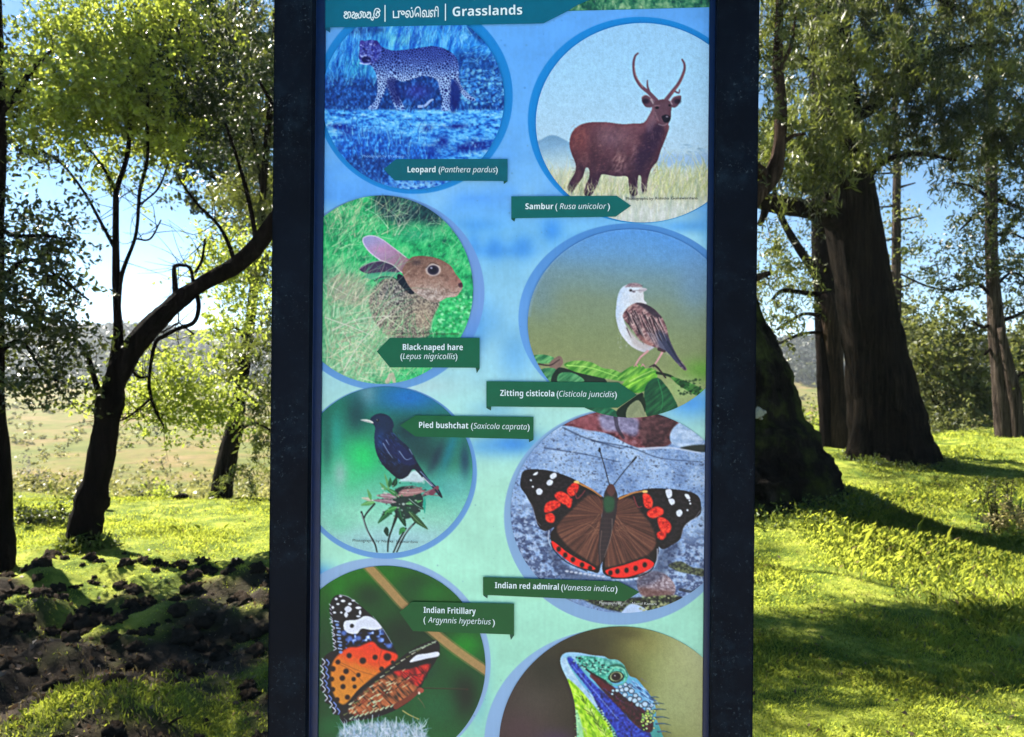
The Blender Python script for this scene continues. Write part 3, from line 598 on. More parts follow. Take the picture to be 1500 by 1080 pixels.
def paint_bushchat():
    p = new_disc('bushchat', (450, 560), 4.154, 7)
    p.c = p.ramp(p.Y, [(30, (40, 110, 120)), (200, (24, 110, 96)), (500, (56, 170, 130)), (700, (110, 196, 170)), (850, (140, 206, 190)), (1050, (150, 200, 212))])/255.
    def b(x, y, rx, ry, c, a, ang=0):
        u = (p.X-x)*math.cos(ang)+(p.Y-y)*math.sin(ang); v = -(p.X-x)*math.sin(ang)+(p.Y-y)*math.cos(ang)
        p.put(np.exp(-(u/rx)**2-(v/ry)**2), c, a)
    b(620, 90, 210, 90, (22, 110, 196), .95); b(360, 70, 60, 80, (96, 150, 170), .9); b(170, 150, 110, 70, (16, 104, 84), .9); b(300, 200, 60, 120, (14, 62, 74), .85)
    b(180, 320, 40, 150, (30, 150, 140), .8); b(120, 400, 30, 160, (16, 84, 84), .7); b(340, 450, 110, 110, (30, 206, 110), .95); b(250, 560, 90, 110, (60, 196, 130), .7)
    b(700, 420, 220, 130, (18, 58, 66), .9, .3); b(620, 300, 120, 80, (12, 52, 66), .95); b(870, 400, 34, 170, (20, 116, 136), .9, .35); b(960, 480, 36, 130, (20, 60, 90), .9); b(780, 470, 30, 120, (22, 44, 70), .7, .4)
    b(200, 560, 44, 90, (150, 186, 190), .75); b(130, 720, 60, 120, (110, 196, 190), .7); b(760, 640, 200, 80, (60, 156, 150), .8); b(900, 640, 100, 90, (90, 176, 180), .7); b(320, 800, 200, 60, (140, 214, 190), .6)
    b(560, 950, 300, 70, (156, 200, 214), .7); b(950, 760, 80, 120, (120, 200, 190), .6); b(200, 860, 80, 60, (110, 200, 170), .6)
    # stems and leaves of the perch
    D = (20, 34, 36)
    for q in ([(545, 790), (520, 880), (495, 960), (490, 1030)], [(555, 800), (500, 930)], [(600, 890), (560, 960), (525, 1036)], [(660, 850), (600, 920), (545, 1034)], [(410, 740), (360, 800), (345, 830)], [(330, 790), (365, 900), (410, 980), (425, 1034)]):
        p.line(q, 11, 8, D)
    p.line([(330, 800), (365, 905), (405, 985)], 5, 4, (180, 196, 206), .8); p.line([(640, 870), (585, 935), (535, 1030)], 4, 3, (190, 200, 200), .8)
    G = [(26, 96, 60), (46, 130, 70), (90, 160, 100), (14, 56, 46)]
    def lf(x0, y0, x1, y1, w, c, hi=None):
        d = np.array([x1-x0, y1-y0], float); L = np.hypot(*d); nrm = np.array([-d[1], d[0]])/L*w; a = np.array([x0, y0], float)
        p.poly([a, a+d*.35+nrm, a+d*.7+nrm*.7, a+d, a+d*.65-nrm*.5, a+d*.3-nrm*.7], c)
        if hi: p.line([a, a+d*.5+nrm*.3, a+d], 5, 2, hi, .85)
    p.poly([(500, 700), (560, 640), (640, 640), (700, 690), (700, 760), (640, 820), (570, 830), (520, 770)], (16, 32, 36), .9, True, 4)
    for a in ((540, 700, 420, 690, 20, (150, 120, 132), (206, 190, 200)), (540, 730, 400, 720, 18, (128, 104, 118), (196, 170, 180)), (410, 730, 325, 750, 18, G[2], (150, 210, 130)), (400, 720, 330, 705, 14, (170, 180, 160), (220, 220, 210)), (390, 720, 365, 650, 12, G[2], None),
              (555, 690, 700, 640, 24, (142, 110, 112), (206, 176, 170)), (560, 670, 720, 660, 26, (156, 116, 120), (210, 180, 180)), (530, 760, 430, 860, 22, G[0], G[2]), (545, 760, 470, 800, 20, G[1], (130, 200, 120)), (560, 760, 600, 880, 26, G[3], G[1]), (590, 760, 660, 800, 22, G[3], None),
              (620, 790, 735, 895, 22, (44, 84, 54), (120, 160, 110)), (600, 740, 700, 720, 16, G[1], (190, 220, 190)), (620, 710, 720, 780, 16, G[3], (180, 190, 190)), (560, 700, 470, 640, 16, G[1], (170, 200, 170)), (480, 660, 440, 610, 12, G[2], None), (500, 660, 470, 555, 10, G[2], None), (520, 640, 545, 575, 18, G[3], G[1]), (500, 640, 505, 580, 14, G[0], None),
              (590, 880, 560, 930, 16, G[1], None), (480, 880, 490, 940, 18, G[3], None), (715, 700, 715, 800, 10, (30, 160, 140), None), (700, 690, 800, 640, 16, (140, 104, 116), (200, 170, 176)), (600, 900, 570, 900, 16, G[1], G[2])):
        lf(*a)
    p.line([(540, 700), (600, 640), (670, 640), (740, 680), (820, 694)], 8, 6, (120, 92, 100), .8)
    p.speck(90, (430, 600, 720, 830), 6, [(14, 26, 30), (190, 206, 200), (60, 120, 80)], .7)
    # bird
    f = p.noise(10, 26, 3, .9)
    p.poly([(640, 540), (680, 545), (715, 590), (690, 610), (620, 605), (560, 600), (600, 570)], (190, 210, 224), .95, True, 5)
    body = [(384, 226), (400, 205), (440, 190), (484, 198), (516, 226), (527, 262), (520, 300), (560, 345), (620, 400), (660, 470), (690, 520), (740, 590), (800, 650), (822, 700), (806, 696), (760, 640), (700, 580), (648, 530),
            (610, 572), (560, 590), (500, 545), (450, 490), (418, 420), (408, 340), (412, 272), (388, 246)]
    M = p.full(body)
    p.put(M, p.ramp(np.clip(.5*f+.5*(p.Y-190)/420, 0, 1), [(.1, (14, 32, 54)), (.3, (16, 38, 72)), (.5, (12, 28, 62)), (.7, (8, 18, 46)), (1, (10, 14, 34))]))
    p.put(M*np.exp(-((p.X-445)/34)**2-((p.Y-350)/60)**2), (24, 66, 132), .6); p.put(M*np.exp(-((p.X-455)/36)**2-((p.Y-225)/20)**2), (22, 40, 78), .8)
    p.put(M*p.full([(455, 360), (500, 345), (570, 380), (640, 450), (650, 500), (590, 500), (520, 450), (470, 410)], True, 6), (18, 30, 84), .8)
    p.blades(110, (430, 300, 560, 500), 26, 310, 14, 4, [(30, 74, 150), (6, 12, 40), (50, 90, 160), (10, 18, 54)], .6)
    for q in ([(462, 372), (490, 420), (520, 462)], [(480, 352), (498, 382)], [(560, 420), (600, 470), (636, 462)], [(622, 408), (640, 440)]): p.line(q, 6, 3, (150, 176, 216), .7)
    p.line([(690, 545), (750, 610), (800, 670)], 8, 5, (130, 160, 200), .7); p.line([(705, 580), (760, 632)], 10, 6, (200, 214, 226), .8)
    p.poly([(322, 230), (360, 226), (396, 238), (402, 250), (385, 248), (350, 240)], (196, 206, 206)); p.line([(326, 232), (392, 244)], 3, 2, (70, 84, 100), .8)
    p.dot(428, 232, 9, 9, (12, 16, 30), 1, .4); p.dot(425, 229, 3, 3, (180, 190, 210), .9, .5)
    p.poly([(740, 670), (790, 630), (800, 650), (760, 690)], (112, 64, 84)); p.line([(780, 655), (820, 700)], 10, 7, (20, 36, 50))
    return p.out()

def paint_admiral():
    p = new_disc('admiral', (700, 600), 3.375, 8)
    n = p.noise(120, 90, 3); s1 = p.noise(9, 7, 2); s2 = p.noise(22, 16, 3)
    p.c = p.ramp(np.clip(.5*n+.5*s1, 0, 1), [(.2, (92, 122, 176)), (.42, (136, 168, 218)), (.6, (168, 196, 236)), (.85, (202, 220, 246))])/255.
    p.put(np.clip((s1-.58)*7, 0, 1)*np.clip(s2*2-.5, 0, 1), (46, 60, 98), .85)
    low = np.clip((p.Y-430)/120, 0, 1)*np.clip((520-p.X)/120, 0, 1)+np.clip((p.Y-580)/100, 0, 1)*np.clip((p.X-860)/80, 0, 1)
    p.put(np.clip(low, 0, 1)*np.clip((s2-.42)*6, 0, 1), (56, 72, 116), .8); p.put(np.clip(low, 0, 1)*np.clip((s1-.6)*8, 0, 1), (170, 190, 226), .8)
    for q in ([(420, 90), (560, 150), (760, 190), (900, 240), (1110, 260)], [(330, 190), (520, 220), (700, 260)], [(560, 150), (700, 190), (740, 180)]): p.line(q, 9, 4, (40, 54, 88), .55)
    p.speck(420, (170, 100, 1110, 830), 5, [(60, 78, 118), (206, 222, 246), (46, 60, 96)], .6); p.speck(200, (170, 520, 480, 830), 8, [(40, 52, 92), (150, 174, 216)], .7)
    # stones above
    st = [(400, 70), (480, 20), (560, 0), (960, 0), (1010, 60), (960, 160), (900, 188), (820, 195), (740, 170), (640, 120), (540, 100), (470, 85)]
    p.poly(st, p.ramp(s2, [(.25, (60, 30, 44)), (.5, (110, 56, 66)), (.75, (146, 96, 110))]), 1, True, 3)
    p.poly([(600, 30), (700, 20), (800, 60), (780, 130), (700, 110), (620, 100)], p.ramp(s2, [(.2, (110, 110, 150)), (.8, (160, 166, 210))]), .85, True, 10); p.poly([(480, 40), (560, 30), (600, 70), (560, 105), (490, 80)], (150, 80, 92), .7, True, 10)
    p.poly([(800, 60), (900, 30), (980, 50), (955, 160), (900, 188), (820, 180)], p.ramp(s2, [(.2, (44, 24, 34)), (.8, (96, 60, 66))]), .9, True, 8); p.line([(680, 30), (690, 90), (720, 140)], 22, 14, (40, 34, 54), .7)
    p.poly([(960, 100), (1010, 60), (1070, 80), (1115, 150), (1060, 190), (980, 180), (950, 150)], p.ramp(s2, [(.2, (140, 170, 214)), (.8, (190, 212, 244))]), 1, True, 2)
    p.poly([(1000, 190), (1080, 175), (1160, 180), (1160, 210), (1040, 205)], (26, 34, 30), .9, True, 3); p.line([(800, 195), (950, 190), (1100, 215)], 12, 8, (190, 206, 236), .8)
    # lower stones and moss
    p.poly([(790, 830), (840, 800), (920, 810), (975, 870), (960, 930), (880, 935), (800, 910)], p.ramp(s1, [(.2, (110, 90, 104)), (.5, (150, 132, 144)), (.8, (200, 190, 206))]), 1, True, 2); p.poly([(800, 880), (880, 890), (960, 900), (930, 935), (830, 930)], (96, 60, 56), .7, True, 8)
    p.poly([(480, 900), (720, 930), (980, 920), (1000, 960), (860, 1000), (700, 1000), (560, 960)], p.ramp(s1, [(.2, (10, 14, 20)), (.5, (34, 40, 34)), (.8, (96, 112, 70))]), .95, True, 4)
    p.poly([(720, 990), (760, 960), (820, 980), (840, 1010), (720, 1010)], (176, 200, 238), 1, True, 3)
    p.poly([(940, 770), (1000, 750), (1060, 780), (1115, 790), (1115, 825), (1060, 815), (990, 800)], p.ramp(s1, [(.2, (20, 26, 26)), (.8, (110, 120, 80))]), .9, True, 3); p.line([(1000, 890), (1060, 900), (1100, 880)], 16, 8, (30, 36, 50), .7)
    p.speck(90, (800, 920, 1000, 1000), 6, [(130, 150, 90), (190, 196, 150), (20, 24, 26)], .8); p.speck(60, (590, 930, 750, 970), 6, [(190, 196, 196), (20, 20, 26)], .7)
    # soft shade under wings printed in the picture
    p.poly([(340, 590), (380, 700), (470, 790), (600, 830), (760, 850), (880, 760), (900, 690), (1000, 660), (900, 840), (700, 880), (440, 820), (350, 720)], (34, 46, 80), .55, True, 12)
    K = (14, 12, 24); R = (226, 36, 32)
    fw1 = [(212, 340), (225, 305), (262, 296), (340, 300), (420, 322), (490, 352), (560, 392), (612, 428), (640, 470), (560, 520), (470, 530), (380, 580), (330, 600), (296, 570), (282, 520), (262, 470), (236, 420), (212, 385)]
    fw2 = [(690, 440), (760, 412), (840, 392), (940, 392), (1040, 405), (1090, 430), (1104, 475), (1098, 520), (1050, 550), (1020, 580), (1000, 640), (960, 670), (910, 690), (870, 640), (800, 560), (690, 500)]
    for w in (fw1, fw2): p.poly(w, p.ramp(s1, [(.3, (8, 8, 18)), (.8, (34, 26, 36))]), 1, True, 1.5)
    ax = p.noise(5, 60, 2, .0)
    th = np.arctan2(p.Y-520, p.X-636)*34+.004*np.hypot(p.Y-520, p.X-636); rr = p.r.rand(300); i = np.floor(th).astype(int); u = th-i; u = u*u*(3-2*u); st = rr[i % 300]*(1-u)+rr[(i+1) % 300]*u
    br = p.ramp(np.clip(.7*st+.2*p.noise(60, 60, 2)+.1*s1, 0, 1), [(.1, (58, 34, 32)), (.5, (86, 50, 44)), (.9, (118, 74, 60))])
    h1 = [(520, 450), (600, 470), (610, 600), (604, 790), (560, 800), (480, 770), (410, 720), (362, 650), (366, 600), (430, 530)]; h2 = [(670, 480), (760, 500), (830, 560), (890, 650), (885, 740), (830, 800), (740, 835), (660, 830), (615, 790), (640, 640)]
    for h in (h1, h2): p.poly(h, (20, 12, 18)); 
    p.poly([(500, 480), (600, 480), (608, 620), (600, 770), (520, 730), (450, 680), (390, 600), (420, 540)], br, 1, True, 5); p.poly([(676, 500), (750, 510), (830, 570), (880, 650), (850, 710), (760, 750), (650, 780), (628, 760), (650, 620)], br, 1, True, 5)
    p.poly([(440, 540), (500, 460), (560, 420), (610, 440), (630, 500), (560, 560), (480, 590)], br, .95, True, 6); p.poly([(690, 450), (760, 440), (800, 500), (850, 560), (880, 640), (780, 560), (690, 520)], br, .95, True, 6)
    for k in range(60):
        t = p.r.uniform(0, 1); sx = p.r.choice([-1, 1]); x0 = 600 if sx < 0 else 680
        x1, y1 = (x0+sx*p.r.uniform(40, 190), 620+p.r.uniform(-70, 150)); p.line([(x0, 540+p.r.uniform(-30, 80)), ((x0+x1)/2, (560+y1)/2), (x1, y1)], 3, 2, (150, 104, 84) if p.r.rand() < .5 else (60, 34, 32), .35)
    p.line([(490, 360), (560, 395), (610, 430)], 10, 6, (176, 122, 70)); p.line([(700, 440), (770, 412), (836, 402)], 10, 6, (176, 122, 70)); p.dot(488, 360, 14, 9, (226, 190, 120)); p.dot(826, 406, 14, 7, (226, 190, 120))
    for q in ([(330, 480), (350, 455), (395, 450), (408, 475), (370, 500), (332, 510)], [(380, 420), (410, 405), (450, 425), (460, 460), (430, 470), (390, 445)], [(440, 400), (470, 365), (498, 372), (490, 410), (460, 430)], [(335, 520), (365, 512), (382, 535), (370, 560), (340, 552)],
              [(815, 420), (845, 420), (865, 455), (855, 490), (825, 480)], [(835, 510), (880, 480), (915, 492), (912, 520), (860, 538)], [(888, 540), (920, 535), (955, 570), (945, 610), (905, 600)], [(888, 608), (920, 600), (932, 625), (910, 645), (888, 632)], [(430, 450), (465, 440), (460, 480), (445, 485)]):
        p.poly(q, p.ramp(s1+.3*(s2-.5), [(.2, (160, 20, 24)), (.45, (226, 36, 30)), (.8, (240, 74, 52))]), 1, True, 3)
    p.line([(480, 405), (490, 440), (515, 420), (530, 400)], 6, 4, (116, 40, 50)); p.line([(770, 430), (790, 480), (812, 480)], 6, 4, (116, 40, 50))
    Wt = (206, 214, 236)
    for q in (([(272, 326), (280, 315), (296, 308), (292, 322)]), ([(360, 322), (382, 312), (390, 330), (368, 345), (356, 335)]), ([(340, 360), (356, 346), (372, 356), (362, 374), (344, 374)]), ([(288, 400), (304, 390), (320, 402), (312, 420), (294, 420)]),
              ([(928, 400), (955, 396), (960, 425), (940, 440)]), ([(942, 445), (966, 442), (974, 462), (955, 472)]), ([(982, 505), (1000, 494), (1012, 510), (1000, 530), (984, 524)]), ([(1022, 420), (1040, 420), (1050, 440), (1034, 442)])):
        p.poly(q, Wt)
    for x, y in ((272, 382), (262, 350), (1050, 465), (1036, 498), (1046, 450)): p.dot(x, y, 5, 5, Wt)
    for q in ([(365, 650), (395, 668), (440, 705), (490, 735), (560, 770), (580, 790), (540, 790), (470, 765), (410, 720), (372, 682)], [(630, 800), (660, 785), (720, 770), (780, 750), (830, 738), (870, 760), (850, 790), (790, 815), (720, 832), (660, 826)]): p.poly(q, R)
    for x, y in ((400, 690), (432, 720), (470, 742), (515, 768), (690, 800), (735, 795), (780, 785), (825, 768), (555, 785), (655, 808)): p.dot(x, y, 11, 13, (22, 10, 14), 1, .5)
    p.line([(362, 660), (380, 700), (440, 755), (540, 800)], 5, 4, K); p.line([(660, 834), (760, 832), (850, 800), (885, 740)], 6, 4, K)
    for k in range(9): t = k/8; p.dot(440+t*180, 800+26*t, 9, 5, (206, 214, 236), .8, .6)
    for k in range(6): t = k/5; p.dot(670+t*110, 846-8*t, 9, 5, (206, 214, 236), .8, .6)
    p.line([(352, 600), (348, 640), (362, 680)], 6, 4, (206, 214, 236), .7); p.line([(888, 690), (886, 740), (872, 780)], 6, 4, (206, 214, 236), .7)
    for q in ([(236, 430), (270, 480), (285, 540), (310, 575)], [(1100, 500), (1070, 540), (1020, 580), (1005, 630)]): p.line(q, 4, 3, (190, 190, 206), .5)
    p.poly([(630, 400), (648, 372), (668, 372), (682, 400), (690, 430), (684, 520), (664, 600), (640, 690), (606, 770), (596, 700), (602, 590), (618, 500), (622, 430)], (44, 34, 42)); p.poly([(622, 440), (650, 428), (676, 445), (668, 500), (630, 505)], (34, 84, 56), .9, True, 6)
    p.poly([(636, 400), (650, 372), (670, 374), (680, 404), (660, 430)], (86, 52, 54), .9, True, 3); p.line([(612, 600), (604, 680), (606, 760)], 5, 3, (116, 90, 86), .7); p.line([(664, 540), (660, 620), (625, 730)], 4, 3, (170, 150, 140), .5)
    for k in range(9): p.line([(606, 540+22*k), (664-4*k, 540+22*k)], 2.5, 2.5, (84, 66, 66), .5)
    p.line([(650, 372), (628, 290), (602, 198)], 4, 3.5, K); p.dot(602, 200, 6, 12, K); p.line([(672, 372), (720, 310), (778, 240)], 4, 3.5, K); p.line([(764, 258), (782, 236)], 9, 9, K)
    return p.out()

def paint_fritillary():
    p = new_disc('fritillary', (450, 810), 4.0, 9)
    n = p.noise(200, 160, 2)
    p.c = p.ramp(p.Y*.6+p.X*.2+160*(n-.5), [(150, (20, 96, 20)), (300, (14, 84, 30)), (420, (8, 56, 26)), (620, (8, 74, 34)), (800, (10, 90, 40)), (1000, (14, 104, 44))])/255.
    def b(x, y, rx, ry, c, a): p.put(np.exp(-((p.X-x)/rx)**2-((p.Y-y)/ry)**2), c, a)
    b(380, 160, 200, 60, (22, 120, 16), .8); b(180, 210, 60, 60, (20, 116, 20), .9); b(360, 250, 110, 90, (8, 48, 26), .9); b(620, 180, 110, 70, (10, 60, 30), .8); b(740, 240, 80, 60, (16, 104, 30), .9); b(560, 480, 160, 120, (6, 36, 24), .95)
    b(930, 540, 110, 90, (12, 130, 30), .95); b(920, 840, 80, 130, (6, 20, 18), .95); b(700, 680, 60, 60, (8, 60, 40), .9); b(760, 900, 120, 100, (8, 86, 48), .9); b(100, 560, 60, 300, (8, 60, 30), .7); b(160, 1020, 120, 60, (10, 90, 44), .9); b(860, 240, 80, 70, (16, 90, 24), .8)
    p.line([(340, 60), (470, 200), (560, 300), (700, 430), (860, 560), (1060, 700)], 66, 66, (160, 124, 76), .5); p.line([(345, 66), (470, 200), (560, 300), (700, 430), (860, 560), (1060, 700)], 44, 44, (176, 136, 90), .8)
    K = (14, 14, 26); Wt = (212, 220, 244)
    hind = [(100, 610), (150, 575), (240, 560), (380, 520), (470, 560), (520, 600), (470, 690), (380, 760), (280, 850), (210, 930), (185, 950), (150, 940), (140, 895), (105, 875), (108, 830), (78, 800), (92, 760), (78, 725), (98, 690), (84, 655)]
    fore = [(130, 330), (150, 265), (190, 245), (240, 258), (300, 300), (380, 370), (440, 440), (490, 520), (530, 610), (470, 690), (380, 720), (250, 640), (170, 610), (158, 560), (150, 500), (148, 420)]
    p.poly(hind, K); p.poly(fore, K)
    g = p.noise(9, 50, 2, -.9)
    orange = p.ramp(p.Y-.3*p.X+30*g, [(400, (232, 44, 30)), (540, (226, 70, 28)), (600, (214, 116, 34)), (760, (206, 130, 40))])
    p.poly([(150, 640), (230, 560), (300, 550), (380, 520), (430, 560), (520, 590), (524, 625), (440, 690), (360, 750), (270, 840), (210, 890), (160, 840), (140, 760)], orange, 1, True, 4)
    for x, y, r in ((326, 632, 19), (398, 612, 15), (246, 602, 15), (228, 694, 16), (206, 734, 16), (272, 740, 13), (300, 716, 13), (210, 784, 15), (278, 784, 12), (236, 846, 15), (176, 860, 14), (150, 680, 16), (144, 740, 14), (150, 800, 14), (436, 680, 14), (470, 610, 22), (180, 640, 14), (500, 640, 10)): p.dot(x, y, r, r, (36, 14, 18), 1, .5)
    for q in ([(190, 640), (300, 690), (400, 720)], [(160, 640), (260, 690), (330, 760)], [(440, 560), (420, 640), (440, 690)]): p.line(q, 4, 3, (120, 50, 30), .6)
    # white band and blue sheen
    p.poly([(215, 445), (222, 400), (290, 392), (340, 370), (390, 385), (436, 440), (380, 452), (320, 445), (290, 475), (240, 470)], Wt)
    p.dot(262, 428, 12, 12, K)
    for x, y, rx, ry in ((240, 330, 22, 20), (228, 362, 12, 18), (210, 282, 14, 9), (180, 300, 10, 7), (170, 270, 10, 8), (250, 300, 12, 8), (300, 322, 18, 8), (310, 350, 8, 16), (160, 350, 10, 7), (200, 350, 8, 7), (270, 280, 12, 6), (195, 255, 10, 5), (150, 320, 8, 10), (300, 372, 14, 6)): p.poly([(x-rx, y), (x, y-ry), (x+rx, y), (x, y+ry)], Wt, .95)
    b2 = p.full([(210, 450), (300, 470), (440, 450), (500, 540), (400, 545), (300, 540), (220, 560)], True, 4)
    s = p.noise(26, 22, 2); p.put(b2*np.clip((s-.55)*6, 0, 1), (60, 110, 220), .8); p.put(b2*np.clip((s-.68)*8, 0, 1), (200, 216, 250), .9)
    for x, y in ((430, 510), (250, 500), (480, 545), (215, 470), (300, 500)): p.dot(x, y, 16, 14, (90, 130, 226), .8, 1)
    for k, (x, y) in enumerate(((140, 400), (150, 440), (152, 480), (158, 520), (160, 560))):
        p.line([(x-8, y-14), (x+10, y), (x-6, y+12)], 5, 4, Wt); p.line([(x+22, y), (x+44, y+4)], 8, 6, (160, 186, 240)); p.dot(x+36, y+22, 11, 9, (120, 160, 240), .8)
    for k, (x, y) in enumerate(((98, 640), (88, 680), (96, 720), (86, 760), (100, 800), (112, 850), (140, 890), (160, 925))):
        p.line([(x-10, y-20), (x+6, y), (x-8, y+18)], 6, 5, Wt); p.line([(x+16, y-14), (x+30, y+4), (x+22, y+20)], 8, 6, (120, 150, 236), .9)
    for k in range(10): p.line([(130+k*2.5, 300+28*k*.9), (140+k*2.5, 312+28*k*.9)], 5, 4, Wt, .8)
    p.line([(190, 246), (240, 258), (300, 300)], 5, 4, (200, 206, 226), .7); p.line([(385, 372), (440, 440), (495, 530)], 4, 4, (190, 200, 236), .7)
    # nearer wing
    near = [(190, 940), (240, 880), (300, 800), (380, 740), (460, 690), (520, 640), (580, 590), (650, 545), (740, 512), (772, 530), (775, 580), (750, 640), (700, 720), (660, 800), (600, 870), (500, 930), (380, 970), (260, 985), (210, 1000)]
    p.poly(near, K); gg = p.noise(10, 46, 2, -.75)
    p.poly([(240, 930), (300, 840), (400, 760), (500, 710), (600, 740), (650, 780), (580, 860), (460, 910), (330, 950)], p.ramp(gg, [(.2, (60, 40, 30)), (.5, (156, 84, 50)), (.8, (206, 116, 70))]), .95, True, 6)
    p.poly([(500, 700), (600, 680), (720, 650), (690, 720), (650, 780), (580, 740)], p.ramp(gg, [(.2, (90, 12, 22)), (.5, (200, 30, 34)), (.8, (214, 50, 40))]), .95, True, 5)
    p.poly([(600, 640), (640, 600), (700, 590), (766, 580), (768, 606), (700, 620), (650, 632)], Wt, 1, True, 1)
    for k in range(64):
        t = p.r.rand(); u = p.r.rand(); x = 230+t*330+u*60; y = 930-t*190+u*30-t*20+p.r.uniform(-50, 30); c = [(16, 16, 20), (206, 190, 150), (196, 214, 180), (130, 44, 30)][p.r.randint(4)]
        p.line([(x, y), (x+p.r.uniform(14, 34), y-p.r.uniform(8, 26))], p.r.uniform(5, 10), 3, c, .85)
    for k in range(18): t = k/17; x = 215+t*520; y = 950-t*420-50*math.sin(t*3.1); p.line([(x, y), (x+22, y-12)], 7, 4, (206, 212, 190) if k % 2 else (110, 120, 70), .9)
    for k in range(12): t = k/11; x = 250+t*330; y = 975-t*100; p.line([(x, y), (x+20, y-16)], 9, 5, (190, 214, 180), .85)
    for k in range(9): p.line([(540+20*k, 690+6*k), (620+12*k, 770-14*k)], 4, 3, (50, 10, 20), .7)
    for k in range(7): p.line([(600+22*k, 585-10*k), (620+22*k, 575-8*k)], 9, 5, (150, 176, 150), .8)
    # body, feelers, legs, flower
    p.line([(520, 900), (600, 850), (660, 800)], 34, 26, (110, 50, 36)); p.dot(664, 806, 20, 16, (150, 70, 56)); p.line([(676, 792), (800, 796), (930, 800)], 5, 4, (30, 26, 20)); p.dot(936, 800, 10, 6, (44, 30, 24)); p.line([(680, 790), (800, 793), (925, 797)], 2, 2, (120, 90, 70), .7)
    p.line([(560, 925), (600, 950), (655, 975)], 8, 6, (150, 150, 90)); p.line([(650, 850), (675, 880), (690, 910)], 6, 3, (90, 90, 60)); p.dot(656, 822, 6, 8, (226, 210, 196))
    p.poly([(170, 1090), (210, 1030), (320, 1000), (450, 990), (560, 1000), (660, 1040), (720, 1090), (720, 1160), (170, 1160)], p.ramp(p.noise(8, 20, 2), [(.2, (90, 120, 130)), (.5, (150, 176, 206)), (.8, (196, 212, 236))]), .9, True, 8)
    p.blades(420, (200, 1010, 690, 1100), 50, 90, 34, 7, [(206, 218, 240), (150, 176, 214), (100, 140, 150), (186, 206, 226)], .85)
    for x, y in ((215, 1000), (380, 950), (520, 960), (640, 1000), (300, 975), (455, 965)): p.line([(x, y+60), (x+3, y)], 9, 5, (186, 206, 220), .9)
    return p.out()

